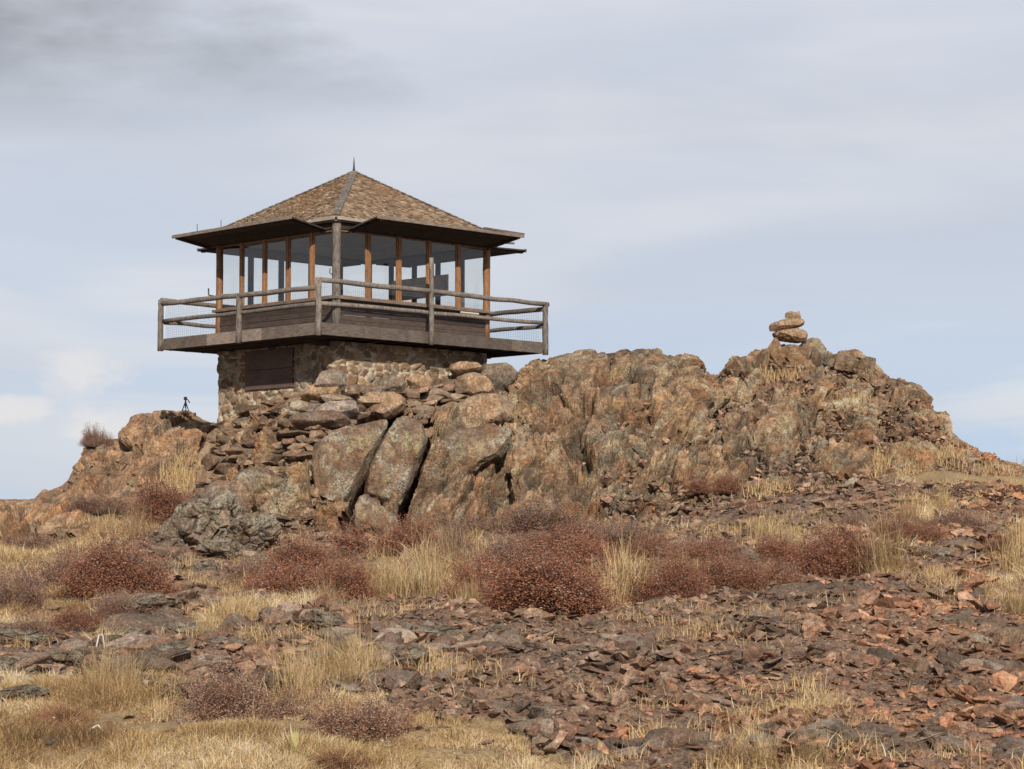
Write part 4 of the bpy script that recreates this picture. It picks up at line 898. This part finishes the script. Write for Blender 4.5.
# sills
mb = MB(); mb.box((x0 - .13, y0 - .13, SILL - .03), (x1 + .13, y0 + .05, SILL + .03), .75); mb.build('sill', MAT['fascia'], root, bevel=.006)
mb = MB(); mb.box((x0 - .13, y0 + .055, SILL - .03), (x0 + .05, y1 + .13, SILL + .03), .6); mb.build('sill', MAT['fascia'], root, bevel=.006)
mb = MB(); mb.box((x1 - .05, y0 + .055, SILL - .03), (x1 + .1, y1 + .1, SILL + .03)); mb.build('sill', MAT['fascia'], root)
mb = MB(); mb.box((x0 + .055, y1 - .05, SILL - .03), (x1 - .055, y1 + .1, SILL + .03)); mb.build('sill', MAT['fascia'], root)
# long pale boards leaning at the right end of the sill
mb = MB(); mb.box((x1 - 1.0, y0 - .17, .80), (x1 - .42, y0 - .14, .90)); mb.build('sill_board', MAT['pale_paint'], root)
# corner posts and mullions
for (x, y) in ((x0, y0), (x0, y1), (x1, y0), (x1, y1)):
    mb = MB(); mb.log((x, y, .2), (x, y, HEAD + .3), .105 if (x, y) == (x0, y0) else .085, None, 6, .004)
    c = mb.build('corner_post', MAT['grey_log'] if (x, y) == (x0, y0) else MAT['orange_wood'], root, True)
NBAY = 5
def window(ax, ay, bx, by, nrm, front):
    """one bay: frame with a pane"""
    a = Vector((ax, ay, 0)); b = Vector((bx, by, 0)); d = (b - a).normalized(); L = (b - a).length; n_ = Vector((nrm[0], nrm[1], 0)); mat = MAT['orange_wood'] if front else MAT['grey_post']
    mb = MB(); w = .035
    def bx_(s0, s1, za, zb):
        p = a + d * s0; q = a + d * s1; i_ = n_ * -.02; o_ = n_ * .02
        V = [p + i_, q + i_, q + o_, p + o_]; mb.hexa([v + Vector((0, 0, za)) for v in V] + [v + Vector((0, 0, zb)) for v in V], .4)
    bx_(.045, .045 + w, SILL + .035, HEAD - .01); bx_(L - .045 - w, L - .045, SILL + .035, HEAD - .01); bx_(.045 + w, L - .045 - w, SILL + .035, SILL + .035 + w); bx_(.045 + w, L - .045 - w, HEAD - .01 - w, HEAD - .01)
    f = mb.build('window', mat, root, bevel=.003)
    mb = MB(); p = a + d * (.045 + w); q = a + d * (L - .045 - w); t = n_ * .003
    V = [p - t, q - t, q + t, p + t]; mb.hexa([v + Vector((0, 0, SILL + .035 + w)) for v in V] + [v + Vector((0, 0, HEAD - .01 - w)) for v in V], .5)
    mb.build('pane', MAT['glass'], f)
for (p, q, nr, front) in (((x0, y0), (x0, y1), (-1, 0), 1), ((x0, y0), (x1, y0), (0, -1), 1), ((x1, y0), (x1, y1), (1, 0), 0), ((x0, y1), (x1, y1), (0, 1), 0)):
    p = Vector(p); q = Vector(q)
    for k in range(NBAY):
        a = p.lerp(q, k / NBAY); b = p.lerp(q, (k + 1) / NBAY); window(a.x, a.y, b.x, b.y, nr, front)
        if k:
            mb = MB(); w = .036
            mb.box((a.x - w, a.y - w, SILL), (a.x + w, a.y + w, HEAD + .05), random.uniform(.3, .9)); mb.build('mullion', MAT['orange_wood'] if front else MAT['grey_post'], root, bevel=.006)
# header plates
HZ0, HZ1 = HEAD + .002, EAVE - .03
for (a, b) in (((x0 - .05, y0 - .05), (x0 + .06, y1 + .05)), ((x1 - .06, y0 - .05), (x1 + .05, y1 + .05)), ((x0 + .065, y0 - .05), (x1 - .065, y0 + .06)), ((x0 + .065, y1 - .06), (x1 - .065, y1 + .05))):
    mb = MB(); mb.box((a[0], a[1], HZ0), (b[0], b[1], HZ1), .2); mb.build('header', MAT['dark_wood'], root)
mb = MB(); mb.box((x0 + .07, y0 + .07, HEAD + .04), (x1 - .07, y1 - .07, HEAD + .07)); mb.build('ceiling', MAT['ceiling'], root)
# half lowered board panel inside the far right bays
mb = MB()
for k in range(4): mb.box((x1 - .35, y0 + 1.0, 1.42 + k * .13), (x1 - .31, y0 + 3.0, 1.545 + k * .13), .3 + .2 * k)
pn = mb.build('hanging_panel', MAT['panel'], root); pn['label'] = 'reddish board panel seen inside through the right windows'
# desk and cupboard silhouettes inside are kept low: bunk and stove
mb = MB(); mb.box((x1 - 1.1, y1 - 2.1, .6), (x1 - .12, y1 - .15, .78)); [mb.box((a, b, .25), (a + .06, b + .06, .6)) for a in (x1 - 1.08, x1 - .2) for b in (y1 - 2.08, y1 - .22)]; mb.build('bunk', MAT['siding'], root)
# raised shutters: each a panel of boards on battens
def awning(name, pts, nb=9):
    """pts: hinge a, hinge b, outer b, outer a"""
    a, b, c, d = [Vector(p) for p in pts]; f = bpy.data.objects.new(name, None); link(f, root); mb = MB(); up = Vector((0, 0, .035))
    for k in range(nb):
        s, t = k / nb, (k + 1) / nb - .004; V = [a.lerp(d, s), b.lerp(c, s), b.lerp(c, t), a.lerp(d, t)]
        mb.hexa(V + [v + up for v in V])
    mb.build('boards', MAT['dark_wood'], f)
    for s in (.03, .97):
        mb = MB(); mb.bar(a.lerp(b, s) - Vector((0, 0, .028)), d.lerp(c, s) - Vector((0, 0, .028)), .07, .045); mb.build('batten', MAT['dark_wood'], f)
    mb = MB(); e = (d - a).normalized(); mb.bar(d + e * .018 + Vector((0, 0, .012)), c + e * .018 + Vector((0, 0, .012)), .028, .075, .8); mb.build('edge_board', MAT['fascia'], f)
    return f
h0, h1 = 2.51, 2.60; g = .07
awning('raised_shutter', [(x0 - g, y0 + .28, h0), (x0 - g, y1 + .42, h0), (x0 - 1.08, y1 + .42, 2.66), (x0 - 1.08, y0 + .28, 2.69)])
awning('raised_shutter', [(x1 + .1, y0 - g, h0), (x0 + .28, y0 - g, h0), (x0 + .28, y0 - 1.05, 2.70), (x1 + .2, y0 - 1.05, 2.70)])
awning('raised_shutter', [(x1 + g, y1 - .1, h0), (x1 + g, y0 - .12, h0), (x1 + 1.22, y0 - .12, h1 - .06), (x1 + 1.22, y1 - .1, h1 - .06)])
awning('raised_shutter', [(x0 + .1, y1 + g, h0), (x1 - .1, y1 + g, h0), (x1 - .1, y1 + 1.0, h1 - .08), (x0 + .1, y1 + 1.0, h1 - .08)])
# small iron hooks standing on the outer edges
for t in (.1, .3, .34, .58, .8):
    mb = MB(); yy = y0 + .5 + t * 4.1; mb.tube([(x0 - 1.05, yy, 2.68), (x0 - 1.05, yy + .01, 2.9)], .008, 5); mb.build('hook', MAT['iron'], root)
mb = MB(); mb.tube([(x0 - .12, y0 - .02, 1.45), (x0 - .2, y0, 1.5), (x0 - .19, y0, 1.6)], .012, 5); mb.build('hook', MAT['iron'], root)
mb = MB(); mb.tube([(x0 - .1, y1 + .1, 1.32), (x0 - .2, y1 + .16, 1.34), (x0 - .19, y1 + .18, 1.5)], .02, 5); mb.build('hook', MAT['iron'], root)
# roof
OV = .17; cx_, cy_ = (x0 + x1) / 2, (y0 + y1) / 2; rx0, rx1, ry0, ry1 = x0 - OV, x1 + OV, y0 - OV, y1 + OV
apex = Vector((cx_, cy_, APEX))
mb = MB(); th = .05
cor = [Vector((rx0, ry0, EAVE)), Vector((rx1, ry0, EAVE)), Vector((rx1, ry1, EAVE)), Vector((rx0, ry1, EAVE))]; dn = Vector((0, 0, -.045))
V = [c + dn for c in cor] + [apex + dn] + [c - Vector((0, 0, .004)) for c in cor] + [apex - Vector((0, 0, .004))]
mb.add(V, [(0, 1, 6, 5), (1, 2, 7, 6), (2, 3, 8, 7), (3, 0, 5, 8), (5, 6, 9), (6, 7, 9), (7, 8, 9), (8, 5, 9), (1, 0, 4), (2, 1, 4), (3, 2, 4), (0, 3, 4)]); mb.build('roof_deck', MAT['soffit'], root)
rf = bpy.data.objects.new('roof', None); link(rf, root)
mb = MB()
for i in range(4):
    a, b = cor[i], cor[(i + 1) % 4]; base = (b - a); L = base.length; e = base.normalized(); m = (a + b) / 2; up = apex - m; SLn = up.length; u = up.normalized(); nrm = e.cross(u).normalized()
    if nrm.z < 0: nrm = -nrm
    rows = 30; ex = SLn / rows
    for r_ in range(rows):
        s0 = r_ * ex - .03; half = L / 2 * (1 - (r_ * ex) / SLn); t = -half - random.uniform(0, .08)
        while t < half:
            w = random.uniform(.06, .13); t0 = max(t, -half); t1 = min(t + w - .006, half)
            if t1 - t0 > .02:
                j = random.uniform(-.018, .014) if random.random() < .93 else -.05; l0 = s0 + j; l1 = min(s0 + ex * 1.25, SLn)
                hh = .022 + random.uniform(0, .018); sh0 = min(1, (half - .0) / max(half, .01))
                h1_ = L / 2 * (1 - min(1, (r_ * ex + ex * 1.25) / SLn)); c0 = max(-h1_ , min(h1_, t0)); c1 = max(-h1_, min(h1_, t1))
                P0 = m + e * t0 + u * l0; P1 = m + e * t1 + u * l0; Q1 = m + e * c1 + u * l1; Q0 = m + e * c0 + u * l1
                lift = .004
                mb.hexa([P0 + nrm * lift, P1 + nrm * lift, Q1 + nrm * .001, Q0 + nrm * .001, P0 + nrm * (lift + hh), P1 + nrm * (lift + hh), Q1 + nrm * .004, Q0 + nrm * .004])
            t += w
mb.build('shingles', MAT['shingle'], rf)
for c in cor:   # hip ridges: overlapping shingle pairs
    mb = MB(); n = 22; d = (apex - c)
    for k in range(n):
        p = c + d * (k / n) + Vector((0, 0, .03)); q = c + d * min(1, (k + 1.15) / n) + Vector((0, 0, .015))
        mb.bar(p, q, .17, .022)
    mb.build('hip_ridge', MAT['grey_log'], rf)
mb = MB(); mb.tube([apex + Vector((0, 0, -.02)), apex + Vector((0, 0, .08)), apex + Vector((0, 0, .36))], [.06, .025, .006], 8); mb.build('finial', MAT['iron'], rf)
for i in range(4):   # eave boards
    a, b = cor[i], cor[(i + 1) % 4]; e = (b - a).normalized(); o_ = Vector((e.y, -e.x, 0)); mb = MB()
    mb.bar(a + o_ * .018 - Vector((0, 0, .05)) + e * .03, b + o_ * .018 - Vector((0, 0, .05)) - e * .03, .03, .09, .9); mb.build('eave_board', MAT['soffit'], rf, bevel=.004)
# level soffit under the eaves
mb = MB()
for (a, b) in (((rx0 + .03, ry0 + .03), (rx1 - .03, y0 - .055)), ((rx0 + .03, y1 + .055), (rx1 - .03, ry1 - .03)), ((rx0 + .03, y0 - .05), (x0 - .055, y1 + .05)), ((x1 + .055, y0 - .05), (rx1 - .03, y1 + .05))):
    mb.box((a[0], a[1], EAVE - .12), (b[0], b[1], EAVE - .1))
mb.build('soffit', MAT['soffit'], root)
# loose battens poking out at the right corner
for (a, b) in (((rx1 - .9, ry0 - .5, EAVE + .06), (rx1 + .42, ry0 - .5, EAVE + .04)), ((rx1 - .2, ry0 + .5, EAVE - .1), (rx1 + .7, ry0 + .1, EAVE - .1))):
    mb = MB(); mb.bar(a, b, .07, .04); mb.build('loose_batten', MAT['fascia'], root)

# ------------------------------------------------------------------ tripod on the knoll
tp = left.pt(186, 416, 0); tri = empty('tripod', tp + (0, -.1, .1)); tag(tri, 'small black tripod with a device on top, on the skyline of the left knoll', 'tripod')
for a in (R(200), R(-20), R(90)):
    mb = MB(); mb.tube([(math.cos(a) * .09, math.sin(a) * .09, .02), (0, 0, .26)], [.012, .016], 6); mb.build('leg', MAT['black'], tri)
mb = MB(); mb.tube([(0, 0, .1), (0, 0, .30)], .02, 8); mb.build('centre_column', MAT['black'], tri)
mb = MB(); mb.box((-.045, -.04, .30), (.035, .04, .38)); mb.build('head', MAT['black'], tri, bevel=.01)
mb = MB(); mb.tube([(.02, 0, .34), (.07, 0, .29), (.1, 0, .23)], [.012, .012, .02], 6); mb.build('handle', MAT['black'], tri)

# ------------------------------------------------------------------ light, sky, camera
SUN_EL, SUN_AZ = R(28), R(7)      # the sun stands behind the camera, a little to its right
sd = Vector((math.sin(SUN_AZ) * math.cos(SUN_EL), -math.cos(SUN_AZ) * math.cos(SUN_EL), math.sin(SUN_EL)))   # towards the sun
sun = bpy.data.lights.new('sun', 'SUN'); sun.energy = 4.9; sun.angle = R(.6); sun.color = (1, .94, .85)
so = link(bpy.data.objects.new('sun', sun)); so.rotation_euler = sd.to_track_quat('Z', 'Y').to_euler()
w = bpy.data.worlds.new('World'); scene.world = w; w.use_nodes = True; t = w.node_tree; t.nodes.clear()
def wn(ty, **k):
    x = t.nodes.new(ty)
    for a, v in k.items(): setattr(x, a, v)
    return x
out = wn('ShaderNodeOutputWorld'); sky = wn('ShaderNodeTexSky', sky_type='NISHITA'); sky.sun_disc = False; sky.sun_elevation = SUN_EL; sky.sun_rotation = math.pi - SUN_AZ
sky.air_density = 1; sky.dust_density = 1; sky.ozone_density = 1
bg = wn('ShaderNodeBackground'); bg.inputs[1].default_value = .1
tc = wn('ShaderNodeTexCoord'); L = t.links.new
def wnoise(scale, loc, det=5, rough=.55, sc=1, dist=0):
    m = wn('ShaderNodeMapping'); m.inputs['Scale'].default_value = scale; m.inputs['Location'].default_value = loc; L(tc.outputs['Generated'], m.inputs[0])
    n = wn('ShaderNodeTexNoise'); n.inputs['Scale'].default_value = sc; n.inputs['Detail'].default_value = det; n.inputs['Roughness'].default_value = rough; n.inputs['Distortion'].default_value = dist; L(m.outputs[0], n.inputs[0]); return n.outputs[0]
def wramp(f, pts):
    r = wn('ShaderNodeValToRGB')
    while len(r.color_ramp.elements) < len(pts): r.color_ramp.elements.new(.5)
    for e, (p, c) in zip(r.color_ramp.elements, pts): e.position = p; e.color = (*c, 1) if hasattr(c, '__len__') else (c, c, c, 1)
    L(f, r.inputs[0]); return r.outputs[0]
def wmix(f, a, b):
    m = wn('ShaderNodeMix', data_type='RGBA')
    if isinstance(f, bpy.types.NodeSocket): L(f, m.inputs[0])
    else: m.inputs[0].default_value = f
    for i, v in ((6, a), (7, b)):
        if isinstance(v, bpy.types.NodeSocket): L(v, m.inputs[i])
        else: m.inputs[i].default_value = (*v, 1)
    return m.outputs[2]
def wmath(op, a, b):
    m = wn('ShaderNodeMath', operation=op)
    for i, v in ((0, a), (1, b)):
        if isinstance(v, bpy.types.NodeSocket): L(v, m.inputs[i])
        else: m.inputs[i].default_value = v
    m.use_clamp = True; return m.outputs[0]
sep = wn('ShaderNodeSeparateXYZ'); L(tc.outputs['Generated'], sep.inputs[0]); zz = sep.outputs[2]; xx = sep.outputs[0]
K = 10.0   # background strength is .1, so colours here are ten times the wanted radiance
cl = lambda r, g_, b: (r * K, g_ * K, b * K)
streak = wnoise((3, 3, 26), (.3, .1, .5), 5, .5, 1, .4)
blue = wramp(zz, [(0, cl(.44, .59, .78)), (.12, cl(.51, .575, .70)), (.5, cl(.25, .36, .56))])
cloud = wramp(wnoise((4, 4, 18), (1.3, 2.2, .4), 5, .5, 1, .3), [(.36, cl(.55, .58, .65)), (.64, cl(.69, .70, .735))])
m1 = wramp(streak, [(.42, 0), (.56, 1)])
hi = wmath('MULTIPLY', wramp(zz, [(.05, .1), (.12, .55), (.17, 1)]), wramp(wnoise((2.5, 2.5, 14), (.7, 3, 1), 4, .5), [(.36, .6), (.56, 1)]))
c1 = wmix(wmath('MAXIMUM', wmath('MULTIPLY', m1, .8), hi), blue, cloud)
# heavier grey bank high on the left
dk = wmath('MULTIPLY', wramp(wmath('ADD', wmath('MULTIPLY', xx, -1.6), wmath('MULTIPLY', wnoise((7, 7, 20), (4, 1, 2), 5, .55), .55)), [(.40, 0), (.54, 1)]), wramp(zz, [(.168, 0), (.21, 1)]))
c2 = wmix(wmath('MULTIPLY', dk, .9), c1, cl(.30, .315, .345))
# white cumulus low on the left
pn_ = wnoise((30, 30, 60), (2.1, .6, .9), 6, .62); cu = None
for (a0, z0, wa, wz) in ((-.176, .076, .024, .010), (-.168, .054, .018, .009), (-.209, .060, .020, .008)):
    def wm(op, a, b):
        x = wmath(op, a, b); x.node.use_clamp = False; return x
    du = wm('DIVIDE', wm('SUBTRACT', xx, a0), wa); dv = wm('DIVIDE', wm('SUBTRACT', zz, z0), wz)
    rr_ = wm('ADD', wm('ADD', wm('MULTIPLY', du, du), wm('MULTIPLY', dv, dv)), wm('MULTIPLY', pn_, 4.0))
    mk = wramp(wm('DIVIDE', rr_, 5.0), [(.40, 1), (.62, 0)]); cu = mk if cu is None else wmath('MAXIMUM', cu, mk)
cu = wmath('MULTIPLY', cu, wramp(wm('ADD', wm('MULTIPLY', sep.outputs[1], .5), .5), [(.5, 0), (.6, 1)]))
c3 = wmix(wmath('MULTIPLY', cu, .8), c2, cl(.74, .72, .72))
L(c3, bg.inputs[0])
# the NISHITA sky lights the scene together with the cloud layer
bg2 = wn('ShaderNodeBackground'); bg2.inputs[1].default_value = .05; L(sky.outputs[0], bg2.inputs[0])
mixs = wn('ShaderNodeMixShader'); mixs.inputs[0].default_value = .88; L(bg2.outputs[0], mixs.inputs[1]); L(bg.outputs[0], mixs.inputs[2]); L(mixs.outputs[0], out.inputs[0])
cam = bpy.data.cameras.new('camera'); cam.lens = F_PX / 1024 * 36; cam.sensor_width = 36; cam.clip_end = 8000; cam.clip_start = .1
co = link(bpy.data.objects.new('camera', cam)); co.location = (0, 0, 0); co.rotation_euler = (R(90) + PITCH, 0, 0); scene.camera = co
scene.view_settings.view_transform = 'Standard'; scene.view_settings.look = 'None'; scene.view_settings.gamma = 1; scene.view_settings.exposure = .2
print('objects', len(bpy.data.objects))
